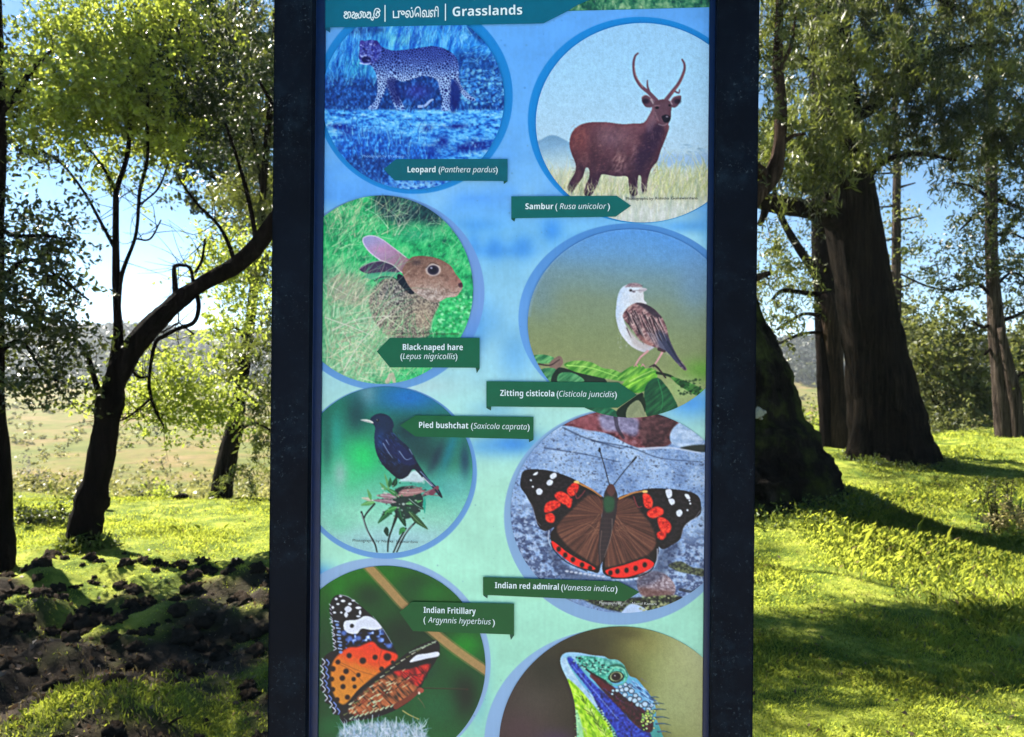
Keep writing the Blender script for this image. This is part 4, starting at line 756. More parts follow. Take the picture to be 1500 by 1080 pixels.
def paint_lizard():
    p = new_disc('lizard', (700, 880), 4.167, 10)
    n = p.noise(500, 400, 2)
    p.c = p.ramp(p.X-.28*p.Y+160*(n-.5), [(0, (54, 44, 42)), (200, (62, 54, 48)), (420, (44, 40, 30)), (620, (58, 54, 30)), (800, (86, 86, 44)), (960, (132, 140, 82)), (1150, (160, 166, 116)), (1400, (176, 182, 150))])/255.
    def b(x, y, rx, ry, c, a): p.put(np.exp(-((p.X-x)/rx)**2-((p.Y-y)/ry)**2), c, a)
    b(250, 780, 160, 120, (74, 50, 62), .7); b(350, 600, 160, 120, (70, 64, 60), .6); b(420, 420, 140, 120, (36, 38, 30), .8); b(560, 260, 260, 70, (50, 48, 30), .8); b(1000, 260, 130, 80, (130, 126, 70), .7); b(900, 200, 130, 40, (66, 60, 30), .6); b(480, 840, 120, 60, (64, 44, 80), .7)
    b(1250, 460, 170, 200, (168, 176, 124), .6); b(1180, 640, 160, 160, (160, 172, 122), .6)
    s = p.noise(12, 12, 2)
    head = [(503, 372), (512, 336), (548, 316), (620, 318), (700, 333), (770, 340), (800, 356), (850, 362), (890, 392), (916, 440), (930, 462), (968, 476), (1010, 524), (1060, 590), (1084, 650), (1090, 720), (1120, 800), (1150, 900), (1170, 1100), (620, 1100), (606, 860), (600, 740), (592, 640), (574, 560), (545, 480), (516, 420)]
    M = p.full(head)
    p.put(M, p.ramp(p.Y+60*(s-.5), [(320, (150, 196, 236)), (420, (96, 180, 196)), (520, (96, 170, 226)), (640, (110, 176, 220)), (800, (60, 150, 150))]))
    def sub(pts, c, a=1, soft=2): p.put(M*p.full(pts, True, soft), c, a)
    sub([(600, 345), (700, 340), (790, 360), (900, 400), (915, 470), (860, 500), (780, 490), (700, 450), (640, 400)], p.ramp(s, [(.2, (26, 110, 100)), (.5, (70, 186, 160)), (.8, (130, 216, 206))]), .95, 4)
    sub([(770, 350), (850, 362), (905, 410), (915, 460), (880, 430), (830, 400), (780, 390)], p.ramp(s, [(.2, (70, 150, 150)), (.8, (120, 206, 190))]), .8, 5)
    sub([(800, 400), (850, 385), (900, 410), (915, 470), (895, 420), (840, 405)], (24, 96, 80), .85, 4)
    # white lip, yellow-green throat, blue and dark stripes
    sub([(503, 372), (530, 345), (570, 420), (640, 520), (700, 580), (740, 640), (700, 640), (640, 580), (570, 520), (530, 450)], p.ramp(s, [(.2, (150, 190, 226)), (.8, (190, 220, 246))]), .95, 4)
    sub([(545, 480), (580, 500), (640, 560), (690, 620), (740, 680), (780, 720), (820, 800), (860, 1100), (640, 1100), (620, 860), (600, 740), (590, 640), (572, 560)], p.ramp(p.noise(10, 26, 2, -.5), [(.2, (110, 176, 20)), (.5, (166, 222, 30)), (.8, (206, 240, 90))]), 1, 3)
    sub([(588, 690), (625, 720), (650, 860), (660, 1100), (600, 1100)], (150, 214, 190), .8, 6)
    sub([(690, 590), (720, 600), (770, 690), (740, 670)], (166, 206, 226), .9, 3)
    sub([(545, 350), (580, 355), (640, 430), (700, 500), (780, 570), (860, 640), (920, 720), (1000, 790), (1060, 830), (1060, 1100), (900, 1100), (850, 830), (800, 740), (730, 640), (690, 560), (620, 470), (565, 400)], p.ramp(p.noise(14, 14, 2), [(.2, (14, 20, 90)), (.5, (28, 44, 170)), (.8, (50, 84, 214))]), .97, 3)
    sub([(690, 440), (760, 480), (820, 520), (900, 590), (980, 640), (1040, 690), (1070, 740), (1060, 800), (1000, 790), (920, 720), (850, 640), (780, 570), (720, 500)], p.ramp(s, [(.2, (24, 8, 16)), (.6, (56, 12, 32)), (.85, (86, 20, 40))]), .97, 3)
    p.line([(700, 458), (770, 520), (820, 545)], 34, 26, (92, 16, 34), .7); p.line([(640, 400), (690, 440), (760, 480), (820, 512)], 12, 8, (16, 20, 30), .9)
    for k in range(24): t = k/23; p.line([(575+t*270, 395+t*320), (590+t*270, 405+t*320)], 7, 5, (110, 140, 226), .7)
    p.blades(60, (640, 470, 1000, 800), 40, 315, 10, 4, [(60, 90, 220), (90, 70, 180), (20, 20, 70)], .6)
    # scales
    def scale(x, y, r, c=(176, 206, 236)): p.dot(x, y, r*1.25, r*1.15, (14, 20, 34), .95, .3); p.dot(x, y, r, r*.9, c, 1, .4)
    for x, y, r in ((850, 548, 11), (880, 545, 13), (906, 540, 15), (898, 575, 14), (938, 552, 15), (962, 580, 13), (930, 600, 15), (958, 610, 16), (985, 600, 12), (976, 634, 14), (1000, 640, 14), (1020, 632, 17), (1042, 665, 15), (1060, 640, 11), (870, 525, 11), (900, 512, 11), (930, 520, 12), (825, 550, 8), (820, 570, 7)): scale(x, y, r)
    for k in range(36):
        x = p.r.uniform(1000, 1085); y = p.r.uniform(670, 790); scale(x, y, p.r.uniform(5, 10), [(210, 226, 120), (190, 214, 160), (150, 200, 90)][k % 3])
    for k in range(60):
        t = p.r.rand(); x = 930+t*140+p.r.normal()*16; y = 490+t*130+p.r.normal()*10; p.line([(x, y), (x+20, y+16)], 5, 3, (30, 60, 120) if k % 2 else (166, 206, 250), .8)
    for k in range(56):
        t = p.r.rand(); x = 610+t*200+p.r.normal()*22; y = 352+t*60+p.r.uniform(-10, 50); p.dot(x, y, 6, 5, (20, 50, 56) if k % 2 else (150, 226, 206), .8, .6)
    p.dot(620, 352, 9, 7, (20, 26, 40)); p.dot(560, 345, 14, 6, (70, 110, 190), .8)
    # eye
    p.poly([(795, 470), (815, 440), (850, 430), (885, 445), (890, 475), (860, 500), (820, 500)], (20, 40, 40)); p.poly([(806, 462), (830, 436), (870, 440), (882, 468), (850, 492), (815, 486)], (150, 176, 130)); p.dot(844, 464, 29, 25, (24, 10, 20), 1, .3); p.dot(836, 458, 5, 4, (190, 190, 200), .9)
    p.line([(800, 440), (840, 405), (890, 420), (908, 460)], 10, 8, (130, 210, 180), .8)
    for k in range(16): a = k/15*3.0; p.dot(846+62*math.cos(a+.2), 470+46*math.sin(a+.2), 6, 5, (90, 190, 160), .8, .6)
    # crest spines
    for x, y, L in ((1060, 590, 46), (1072, 628, 66), (1080, 664, 70), (1086, 712, 84), (1088, 752, 90), (1100, 800, 80), (1110, 850, 80)): p.line([(x, y), (x+L*.5, y-2), (x+L, y+8 if y > 700 else y+2)], 11, 2, (34, 60, 80)); p.line([(x, y-3), (x+L*.6, y-2)], 4, 2, (130, 180, 220), .7)
    for k in range(16): p.dot(600+p.r.uniform(-6, 20), 640+k*16, 6, 4, (90, 140, 60) if k % 2 else (206, 230, 180), .8, .6)
    for k in range(46):
        t = p.r.rand(); p.line([(620+t*150+p.r.normal()*24, 560+t*240), (632+t*150, 590+t*240)], 6, 3, (70, 110, 16) if k % 3 else (220, 250, 150), .7)
    for k in range(26): t = k/25; p.dot(735+t*110+p.r.normal()*5, 650+t*190, 6, 6, (190, 224, 190) if k % 2 else (16, 30, 50), .85, .5)
    b2 = [(150, 833)]
    return p.out()

def paint_header_picture(x0, y0, x1, y1):
    p = Print(x0, y0, x1, y1, seed=11)
    n = p.noise(10, 8, 3); f = p.noise(3, 4, 2)
    p.c = p.ramp(np.clip(.6*n+.4*f, 0, 1), [(.25, (20, 62, 66)), (.45, (40, 110, 84)), (.6, (86, 146, 110)), (.8, (150, 190, 150))])/255.
    p.blades(600, (x0, y0+4, x1, y1+8), 9, 86, 20, 1.1, [(120, 176, 130), (30, 84, 70), (160, 196, 160), (16, 60, 60)], .7)
    return p.out()
# ---------------------------------------------------------------- the information board
YAW = R(4.86); TY = math.tan(YAW); SD = 1.46
U = np.array([math.cos(YAW), -math.sin(YAW), 0]); NRM = np.array([-math.sin(YAW), -math.cos(YAW), 0])
def on_board(px, py, lift=0.0):
    """where board unit (px, py) lies on the face of the board, lifted off it; board units are those of the artwork"""
    px = np.asarray(px, float); py = np.asarray(py, float)
    d = np.stack([(px-750)/FOC, np.ones_like(px), (540-py)/FOC], -1)
    q = np.array([0, SD, CAM[2]])+NRM*lift-CAM
    return CAM+d*((q@NRM)/(d@NRM))[..., None]

def srgb(c): c = np.asarray(c, float); return np.where(c <= .04045, c/12.92, ((c+.055)/1.055)**2.4)
INK = np.array([.97, .93, .91])                                  # ink strength per channel
def print_mat(name, rough=.38):
    m, nt, bs, _ = new_mat(name)
    a = N(nt, 'ShaderNodeAttribute', attribute_name='ink')
    nt.links.new(a.outputs['Color'], bs.inputs['Base Color']); bs.inputs['Roughness'].default_value = rough; bs.inputs['Specular IOR Level'].default_value = .25
    return m
PRINT = print_mat('printed_vinyl')
def flat_mat(name, c, rough=.4, spec=.3, grain=.12):
    m, nt, bs, _ = new_mat(name); lin = srgb(np.array(c)/255.)*INK
    n, r = noise_ramp(nt, 60, [(.2, tuple(lin*(1-grain))), (.8, tuple(lin*(1+grain)))], 5, .6, gen_coord(nt))
    nt.links.new(r.outputs[0], bs.inputs['Base Color']); bs.inputs['Roughness'].default_value = rough; bs.inputs['Specular IOR Level'].default_value = spec; return m

def sheet(name, img, x0, y0, lift, parent, ell=None, xlim=None):
    """a finely divided flat sheet carrying img (one colour per cell corner)"""
    H, W = img.shape[:2]; gx, gy = np.meshgrid(x0+.5+np.arange(W), y0+.5+np.arange(H))
    keep = np.ones((H-1, W-1), bool)
    if ell:
        cx, cy, rx, ry = ell
        d = np.sqrt(((gx-cx)/rx)**2+((gy-cy)/ry)**2)
        ins = d <= 1
        near = (d > 1)
        # corners just outside the rim slide onto it
        k = np.where(near, 1/np.maximum(d, 1e-6), 1.0)
        gx = cx+(gx-cx)*k; gy = cy+(gy-cy)*k
        keep = (ins[:-1, :-1].astype(int)+ins[1:, :-1]+ins[:-1, 1:]+ins[1:, 1:]) > 0
    if xlim:
        lo = board_left(gy); hi = board_right(gy)
        keep &= ~((gx[:-1, 1:] <= lo[:-1, 1:]) | (gx[:-1, :-1] >= hi[:-1, 1:]))
        gx = np.clip(gx, lo, hi)
    V = on_board(gx.ravel(), gy.ravel(), lift); idx = np.arange(H*W).reshape(H, W)
    Fc = np.stack([idx[:-1, :-1], idx[1:, :-1], idx[1:, 1:], idx[:-1, 1:]], -1)[keep]
    used = np.zeros(H*W, bool); used[Fc.ravel()] = True; new = np.cumsum(used)-1
    lin = np.clip(srgb(img.reshape(-1, 3))*INK, 0, .95); rgba = np.concatenate([lin, np.ones((H*W, 1))], 1)[used]
    return mesh_obj(name, V[used], new[Fc], PRINT, parent, False, {'ink': ('POINT', 'FLOAT_COLOR', rgba)})
def board_left(y): return 476-(np.asarray(y, float))*.0112
def board_right(y): return 1040-(np.asarray(y, float))*.0096

def polysheet(name, pts, lift, mat, parent):
    p = np.array(pts, float); return mesh_obj(name, on_board(p[:, 0], p[:, 1], lift), [list(range(len(p)))[::-1]], mat, parent)

board = thing('information_board', 'tall black framed board with blue green wildlife prints and green name ribbons', 'information board', (0, SD, 0))

FRAME = None
def frame_mat():
    m, nt, bs, _ = new_mat('dusty_black_paint'); v = gen_coord(nt)
    n, r = noise_ramp(nt, 5, [(.3, (.0010, .0022, .0055)), (.75, (.002, .0048, .012))], 5, .6, v)
    n2, r2 = noise_ramp(nt, 180, [(.61, (0, 0, 0)), (.71, (.9, .9, .9))], 3, .6, v)
    n3, r3 = noise_ramp(nt, 6, [(.45, (0, 0, 0)), (.66, (1, 1, 1))], 4, .7, v)
    n4, r4 = noise_ramp(nt, 22, [(.46, (0, 0, 0)), (.74, (.6, .6, .6))], 6, .75, v)
    sp = mix(nt, r2.outputs[0], (0, 0, 0), .1); sp = mix(nt, sp, r3.outputs[0], 1.0, 'MULTIPLY')
    col = mix(nt, r.outputs[0], (.05, .075, .10), sp); col = mix(nt, col, (.012, .028, .05), mix(nt, r4.outputs[0], r3.outputs[0], 1.0, 'MULTIPLY'))
    nt.links.new(col, bs.inputs['Base Color']); bs.inputs['Roughness'].default_value = .55; bs.inputs['Specular IOR Level'].default_value = .06
    bump(nt, bs, n2.outputs['Fac'], .15, .002); return m
FRAME = frame_mat()
TRIM = flat_mat('navy_trim_paint', (2, 30, 74), .35, .3, .2)
BACK = flat_mat('grey_back_paint', (70, 74, 78), .6)
GREEN = flat_mat('green_ribbon_ink', (4, 92, 66), .4, .25, .10)
GREEN_LOW = flat_mat('deep_green_ribbon_ink', (4, 82, 38), .4, .25, .10)
TEAL = flat_mat('teal_ribbon_ink', (2, 98, 130), .4, .25, .08)
WHITE = flat_mat('white_ink', (214, 236, 248), .4, .25, .03)
BLACK_INK = flat_mat('black_ink', (24, 34, 48), .4, .25, .03)

TOP_Y, LOW_Y = -420, 1480                                         # board units of the panel's ends
def upright(name, xa, xb, ya, yb, lift, depth, mat, lean=-.0095, bev=.003):
    """a straight member between board-unit columns xa..xb (at y = 0), its front lifted off the panel face"""
    c = [on_board(x+lean*y, y, lift) for x, y in ((xa, ya), (xb, ya), (xb, yb), (xa, yb))]
    V = c+[p-NRM*depth for p in c]
    o = mesh_obj(name, V, [[0, 1, 2, 3][::-1], [4, 5, 6, 7], [0, 4, 7, 3][::-1], [1, 2, 6, 5][::-1], [0, 1, 5, 4], [3, 7, 6, 2]], mat, board)
    b = o.modifiers.new('bevel', 'BEVEL'); b.width = bev; b.segments = 2
    return o
YB = 1860                                                         # where the posts meet the ground
upright('post', 403, 458, TOP_Y-40, YB, .022, .085, FRAME); upright('post', 1050.5, 1112, TOP_Y-40, YB, .022, .085, FRAME)
upright('trim_strip', 463.5, 477, TOP_Y, LOW_Y, .004, .012, TRIM, -.0105, .001); upright('trim_strip', 1039.5, 1049, TOP_Y, LOW_Y, .004, .012, TRIM, -.0098, .001)
upright('top_rail', 461, 1048, TOP_Y-40, TOP_Y-2, .018, .075, FRAME); upright('bottom_rail', 461, 1048, LOW_Y+2, LOW_Y+44, .018, .075, FRAME)
upright('back_sheet', 459, 1051, TOP_Y, LOW_Y, -.004, .02, BACK)

BX0, BX1 = 456, 1060
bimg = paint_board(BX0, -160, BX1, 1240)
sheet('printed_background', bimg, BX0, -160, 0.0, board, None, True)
for yy, (ya, yb), c in (('a', (TOP_Y, -159.5), (70, 150, 236)), ('b', (1239.5, LOW_Y), (120, 190, 160))):
    polysheet('plain_print', [(float(board_left(ya)), ya), (float(board_right(ya)), ya), (float(board_right(yb)), yb), (float(board_left(yb)), yb)], 0, flat_mat('plain_print_ink', c), board)
LIFT = {'lizard': .0012, 'fritillary': .0012, 'admiral': .0014, 'bushchat': .0014, 'cisticola': .0022, 'hare': .0022, 'sambur': .0030, 'leopard': .0030}
PIC_LABEL = {'leopard': 'blue faded leopard picture', 'sambur': 'brown sambur deer picture', 'hare': 'hare in green grass picture', 'cisticola': 'small pale brown bird picture',
             'bushchat': 'dark blue black bird picture', 'admiral': 'black and red butterfly picture', 'fritillary': 'orange spotted butterfly picture', 'lizard': 'green and blue lizard head picture'}
for k in ('leopard', 'sambur', 'hare', 'cisticola', 'bushchat', 'admiral', 'fritillary', 'lizard'):
    cx, cy, rx, ry = DISCS[k][0]
    o = sheet('round_picture', globals()['paint_'+k](), math.floor(cx-rx)-1, math.floor(cy-ry)-1, LIFT[k], board, DISCS[k][0], True)
    o['label'] = PIC_LABEL[k]
# header picture strip across the top, behind the ribbon
hy = lambda x: 16.2-(x-832)*.0268
himg = paint_header_picture(778, -150, 1050, 18)
gx0, gy0 = 778, -150
H_, W_ = himg.shape[:2]; gx, gy = np.meshgrid(gx0+.5+np.arange(W_), gy0+.5+np.arange(H_)); gy = np.minimum(gy, hy(gx)); gx = np.clip(gx, None, board_right(gy))
idx = np.arange(H_*W_).reshape(H_, W_); Fc = np.stack([idx[:-1, :-1], idx[1:, :-1], idx[1:, 1:], idx[:-1, 1:]], -1).reshape(-1, 4)
mesh_obj('header_picture', on_board(gx.ravel(), gy.ravel(), .0012), Fc, PRINT, board, False, {'ink': ('POINT', 'FLOAT_COLOR', np.concatenate([np.clip(srgb(himg.reshape(-1, 3))*INK, 0, .95), np.ones((H_*W_, 1))], 1))})

# ---- lettering: text curves turned into flat meshes and laid onto the board
def sans(body, bold, shear):
    # the sans serif letters of the mathematical alphabets: upright bold, or slanted
    if not (bold > .015 or shear): return body
    A, a = (0x1D5D4, 0x1D5EE) if not shear else (0x1D608, 0x1D622)
    return ''.join(chr(A+ord(c)-65) if 'A' <= c <= 'Z' else chr(a+ord(c)-97) if 'a' <= c <= 'z' else c for c in body)
def text_mesh(body, bold=0.0, shear=0.0):
    b2 = sans(body, bold, shear)
    if b2 != body: body, bold, shear = b2, -.002, 0
    cu = bpy.data.curves.new('lettering', 'FONT'); cu.body = body; cu.size = 1; cu.offset = bold; cu.shear = shear; cu.resolution_u = 4
    o = bpy.data.objects.new('lettering', cu); COL.objects.link(o)
    dg = bpy.context.evaluated_depsgraph_get(); me = bpy.data.meshes.new_from_object(o.evaluated_get(dg))
    n = len(me.vertices); v = np.zeros(n*3, np.float32); me.vertices.foreach_get('co', v); f = [list(p.vertices) for p in me.polygons]
    bpy.data.objects.remove(o); bpy.data.curves.remove(cu); bpy.data.meshes.remove(me)
    v = v.reshape(-1, 3)[:, :2].copy(); v[:, 1] = np.where(v[:, 1] < -.02, v[:, 1]*1.25, v[:, 1]); return v, f
def letters(parent, runs, lift, mat, name='lettering'):
    """runs: (text, bold, shear, x0, x1, baseline y at x0, height of a capital, slope); stretched to fill x0..x1"""
    V = []; F = []; n = 0
    for body, bold, shear, x0, x1, y0, cap, slope in runs:
        v, f = text_mesh(body, bold, shear)
        w0, w1 = v[:, 0].min(), v[:, 0].max()
        x = x0+(v[:, 0]-w0)/(w1-w0)*(x1-x0); y = y0+(x-x0)*slope-v[:, 1]/.73*cap
        V.append(np.stack([x, y], 1)); F += [[i+n for i in q] for q in f]; n += len(v)
    V = np.vstack(V); return mesh_obj(name, on_board(V[:, 0], V[:, 1], lift), F, mat, parent)

def ribbon(pts, fold, mat, label, lift=.0042):
    o = polysheet('name_ribbon', pts, lift, mat, board); o['label'] = label
    polysheet('ribbon_fold', fold, lift-.0004, flat_mat('folded_ribbon_ink', (4, 70, 52)), o); return o
B, I = .022, .28
rb = polysheet('header_ribbon', [(476, -60), (1000, -60), (845, 8), (832, 16.2), (796, 34.5), (476, 40.5)], .0042, TEAL, board)
polysheet('ribbon_fold', [(476, 40.4), (483.5, 40.4), (483.5, 48), (476, 43)], .0038, flat_mat('folded_teal_ink', (2, 80, 112)), rb)
letters(rb, [('Grasslands', .026, 0, 663, 765, 24, 14, -.027)], .0056, WHITE)
letters(rb, [('பு', .012, 0, 575.5, 593, 26.5, 13.5, -.027), ('ல்', .012, 0, 593.5, 606, 26, 13.5, -.027), ('\u0bc6\u0bb5', .012, 0, 607, 629, 25.6, 13.5, -.027), ('ளி', .012, 0, 629.5, 642.5, 25.2, 13.5, -.027)], .0056, WHITE)
# the first word is drawn as pen strokes
def strokes(parent, lines, w, lift, mat):
    V = []; F = []; n = 0
    for l in lines:
        p = spl(l, False, 5) if len(l) > 2 else np.array(l, float); t = np.gradient(p, axis=0); t /= np.linalg.norm(t, axis=1)[:, None]; nn = np.stack([-t[:, 1], t[:, 0]], 1)*w/2
        V.append(np.vstack([p+nn, p-nn])); m = len(p); F += [[n+i, n+i+1, n+m+i+1, n+m+i] for i in range(m-1)]; n += 2*m
    V = np.vstack(V); return mesh_obj('lettering', on_board(V[:, 0], V[:, 1], lift), F, mat, parent)
def glyph(x, y, s, *ls): return [[(x+a*s, y+b*s) for a, b in l] for l in ls]
SG = []
SG += glyph(503.5, 16.5, 1, [(3, 4), (1, 2.5), (2.5, .8), (4.5, 2), (3.5, 5), (.5, 6.5), (2, 10), (5.5, 10), (6.5, 6.5), (6, 3), (8, 1), (10, 3), (9.6, 7.5), (7.8, 10.2)])
SG += glyph(514.5, 16.5, 1, [(1.5, 2.5), (3.5, 1.2), (4.6, 3.2), (2.4, 5.2), (.8, 7.6), (2.6, 10.2), (5, 8.6), (6.4, 4), (8.4, 3.2), (8.6, 6.2), (6.8, 8)], [(4.4, 8.8), (6.6, 11), (9, 9.4)])
SG += glyph(524, 16, 1, [(2, 4), (.6, 7), (2, 10.4), (4.6, 9.4), (5.2, 5), (3.6, 2), (6, 1), (8, 3.6), (7.6, 8), (9.2, 10), (11.2, 8), (11.2, 4), (9.6, 2), (7.6, 3.4)])
SG += glyph(536.2, 16, 1, [(1.5, 3.5), (3.4, 1.6), (4.4, 4), (1.6, 6), (1.2, 9), (4, 10.6), (6.6, 8), (6.4, 3), (4.8, 1.6)], [(6.6, 8.4), (7.8, 12.6), (10, 13.4), (10.6, 9.8), (8.6, 9.4)])
SG += glyph(547, 15.4, 1, [(1.2, 2.6), (.6, 7.6), (3, 10.8), (6.4, 10), (8.8, 6.6), (7.6, 3.2), (4.8, 3.8), (3.8, 6.6), (5.6, 7.8)], [(1, 2), (3.2, -2), (7, -2.6), (9.6, .4), (8.4, 2.2), (4.6, .8)])
strokes(rb, SG, 1.55, .0056, WHITE)
for q in ([(564, 7.5), (564, 32)], [(652.5, 5.5), (652.5, 30.5)]): strokes(rb, [q], 1.5, .0056, WHITE).name = 'divider_line'

def cap8(pts): return pts
r1 = ribbon([(562, 248), (580, 233.4), (743.5, 233), (743.5, 265.4), (578, 264.4)], [(737.5, 265.2), (743.5, 265.2), (743.5, 265.6), (738, 270)], flat_mat('blue_green_ribbon_ink', (4, 92, 110), .4, .25, .1), 'leopard name ribbon')
letters(r1, [('Leopard', B, 0, 597, 638, 252.6, 8.6, 0), ('(', .01, 0, 642.5, 645.5, 252.6, 8.6, 0), ('Panthera pardus', .004, I, 645.6, 726, 252.6, 8.4, 0), (')', .01, 0, 726, 729, 252.6, 8.6, 0)], .0056, WHITE)
r2 = ribbon([(749, 287.8), (903.5, 287), (924.5, 301.5), (902, 317.6), (749, 320)], [(749, 319.8), (755, 319.7), (753.6, 324.6), (749, 321.5)], flat_mat('teal_green_ribbon_ink', (4, 96, 96), .4, .25, .1), 'sambur name ribbon')
letters(r2, [('Sambur', B, 0, 769.6, 810.5, 306.6, 8.6, -.003), ('(', .01, 0, 813.5, 816.5, 306.5, 8.6, 0), ('Rusa unicolor', .004, I, 820, 888, 306.4, 8.4, -.003), (')', .01, 0, 890, 893.4, 306.2, 8.6, 0)], .0056, WHITE)
r3 = ribbon([(552, 515), (571, 495.2), (702.6, 495), (702.6, 539), (571, 538.2)], [(696.8, 538.9), (702.6, 539), (702.6, 540), (698.4, 547)], GREEN, 'hare name ribbon')
letters(r3, [('Black-naped hare', B, 0, 590, 678, 512.8, 8.8, .003), ('(', .01, 0, 586.6, 589.6, 526, 8.6, 0), ('Lepus nigricollis', .004, I, 590, 667, 526, 8.4, .003), (')', .01, 0, 667, 670, 526.2, 8.6, 0)], .0056, WHITE)
r4 = ribbon([(712.5, 558.6), (906, 560.4), (933, 578.6), (905, 597.6), (712.5, 595.6)], [(712.5, 595.4), (719.6, 595.6), (719.2, 601.6), (712.5, 598)], GREEN, 'cisticola name ribbon')
letters(r4, [('Zitting cisticola', B, 0, 732.6, 812, 580, 8.8, .012), ('(', .01, 0, 815.4, 818.4, 581, 8.6, 0), ('Cisticola juncidis', .004, I, 819, 900, 581, 8.4, .012), (')', .01, 0, 900.4, 903.6, 582, 8.6, 0)], .0056, WHITE)
r5 = ribbon([(586, 623.4), (608.5, 608.6), (781.5, 610.8), (781.5, 643.6), (608.5, 639.6)], [(774.6, 643.2), (781.5, 643.6), (781.5, 644.6), (775, 648)], flat_mat('mid_green_ribbon_ink', (4, 90, 54), .4, .25, .1), 'bushchat name ribbon')
letters(r5, [('Pied bushchat', B, 0, 613.8, 686, 626.8, 8.8, .016), ('(', .01, 0, 690, 693, 628, 8.6, 0), ('Saxicola caprata', .004, I, 693.6, 772, 628, 8.4, .018), (')', .01, 0, 772.6, 775.8, 629.4, 8.6, 0)], .0056, WHITE)
r6 = ribbon([(707.6, 845.4), (906, 851.8), (937, 867.4), (915, 881), (707.6, 871.6)], [(707.6, 871.4), (714.6, 871.8), (714, 876.8), (708.4, 873)], GREEN_LOW, 'red admiral name ribbon')
letters(r6, [('Indian red admiral', B, 0, 725, 818.6, 861.6, 8.8, .027), ('(', .01, 0, 822, 825, 864.4, 8.6, 0), ('Vanessa indica', .004, I, 826, 900, 864.6, 8.4, .03), (')', .01, 0, 901, 904.4, 866.8, 8.6, 0)], .0056, WHITE)
r7 = ribbon([(585, 897), (604, 881.6), (753, 884.4), (753, 929.8), (605, 924.6)], [(746.6, 929.4), (753, 929.8), (753, 931), (748.4, 937.6)], GREEN_LOW, 'fritillary name ribbon')
letters(r7, [('Indian Fritillary', B, 0, 620.6, 697, 897.8, 8.8, .026), ('(', .01, 0, 620.4, 623.4, 911.8, 8.6, 0), ('Argynnis hyperbius', .004, I, 627, 719, 912, 8.2, .032), (')', .01, 0, 721.4, 725, 915.6, 8.6, 0)], .0056, WHITE)
# small credits under the pictures, too fine to read fully
for runs, mt in (([('Photograph by', 0, 0, 531, 566, 230.6, 3.8, 0), ('Pradeep', 0, 0, 569, 592, 230.8, 3.8, 0)], flat_mat('pale_blue_ink', (120, 176, 250))),
             ([('Photographs by', 0, 0, 917, 957, 293, 4.2, -.006), ('Rohitha', 0, 0, 960, 980, 292.6, 4.2, -.006), ('Gunawardana', 0, 0, 983, 1022, 292.4, 4.2, -.006)], BLACK_INK),
             ([('Photographs by', 0, 0, 575, 612, 490, 3.8, .004), ('Nadika', 0, 0, 615, 634, 490.2, 3.8, .004), ('Jayawardana', 0, 0, 638, 672, 490.4, 3.8, .004)], flat_mat('brown_ink', (70, 66, 66))),
             ([('Photographs by', 0, 0, 516.5, 556, 793.6, 4.0, .022), ('Nadika', 0, 0, 559, 576, 794.6, 4, .02), ('Jayawardana', 0, 0, 580, 612, 795.2, 4, .02)], BLACK_INK),
             ([('Photographs by', 0, 0, 878, 910, 884.6, 3.8, .03), ('Namal Kamara', 0, 0, 926, 962, 885.6, 3.8, .02)], flat_mat('pale_ink', (190, 196, 200)))):
    letters(board, runs, .0050, mt, 'picture_credit')
# ---------------------------------------------------------------- the ground
def edge_y(x): return 10.6+9.5*sst(.6, 3.4, x)+1.2*np.sin(np.asarray(x)*.35)
def ground_h(x, y):
    x = np.asarray(x, float); y = np.asarray(y, float); d = y-edge_y(x)
    near = np.exp(-np.clip(d, 0, None)/12)
    h = -.02+.13*(F1(x, y, 2.4, 2)-.5)+.30*(F2(x, y, 7, 2)-.5)*sst(3, 8, y)
    h = h*near
    h += .34*np.exp(-((x-2.75)/1.5)**2-((y-8.5)/1.25)**2)+.12*np.exp(-((x-5.6)/1.6)**2-((y-12.5)/1.6)**2)+.16*sst(2.0, 5, x)*sst(4.5, 7.5, y)*near
    h += .10*np.exp(-((x+3.7)/.6)**2-((y-6.9)/.6)**2)+.17*(F3(x+20, y, 1.3, 2)-.5)*near*sst(.4, 1.4, x)*sst(2.5, 4, y)+.05*(F2(x, y+30, .5, 2)-.5)*near
    dd = np.clip(d, 0, None)
    h -= 7.6*(1-np.exp(-(dd/26)**1.25))+.006*np.clip(dd-40, 0, 400)*0
    h += 1.2*(F2(x, y, 30, 3)-.5)*sst(6, 40, d)
    far = sst(300, 480, y+.12*x)
    ridge = 1+.22*(F3(x, y, 90, 3)-.5)*2+.14*sst(-200, 60, x)*0
    h += far*(31*ridge-10*sst(-60, 130, x))
    h += sst(500, 1500, y)*18
    return h
def grassy(x, y):
    """how much grass or moss covers the soil, 0..1"""
    lf = sst(.6, -.2, x); g = F1(x, y, .9, 4)*.6+F2(x, y, 2.6, 2)*.4; g = g*(1-.55*lf)+.55*lf*(.15+.7*F3(x+40, y, .55, 3))
    bare = np.where(np.asarray(x) < .2, .012+.04*sst(3.9, 3.3, y), -.30)+.03*sst(6.0, 4, y)*(np.asarray(x) < .2)-.22*sst(6.2, 7.6, y)
    return sst(.40, .54, g-bare)
def clods(x, y):
    """broken lumps of soil and turf"""
    c = F3(x, y, .34, 3); b = F2(x+3, y, .16, 2)
    left = sst(.6, -.4, x)*sst(7.6, 5.8, y)
    return left*(.30*np.clip(c-.45, 0, 1)*sst(.35, .6, F2(x+9, y, 1.3, 2))+.20*(F1(x+5, y, .75, 2)-.5)+.05*(b-.5))+(1-left)*(.025*(F3(x, y, .22, 2)-.5))

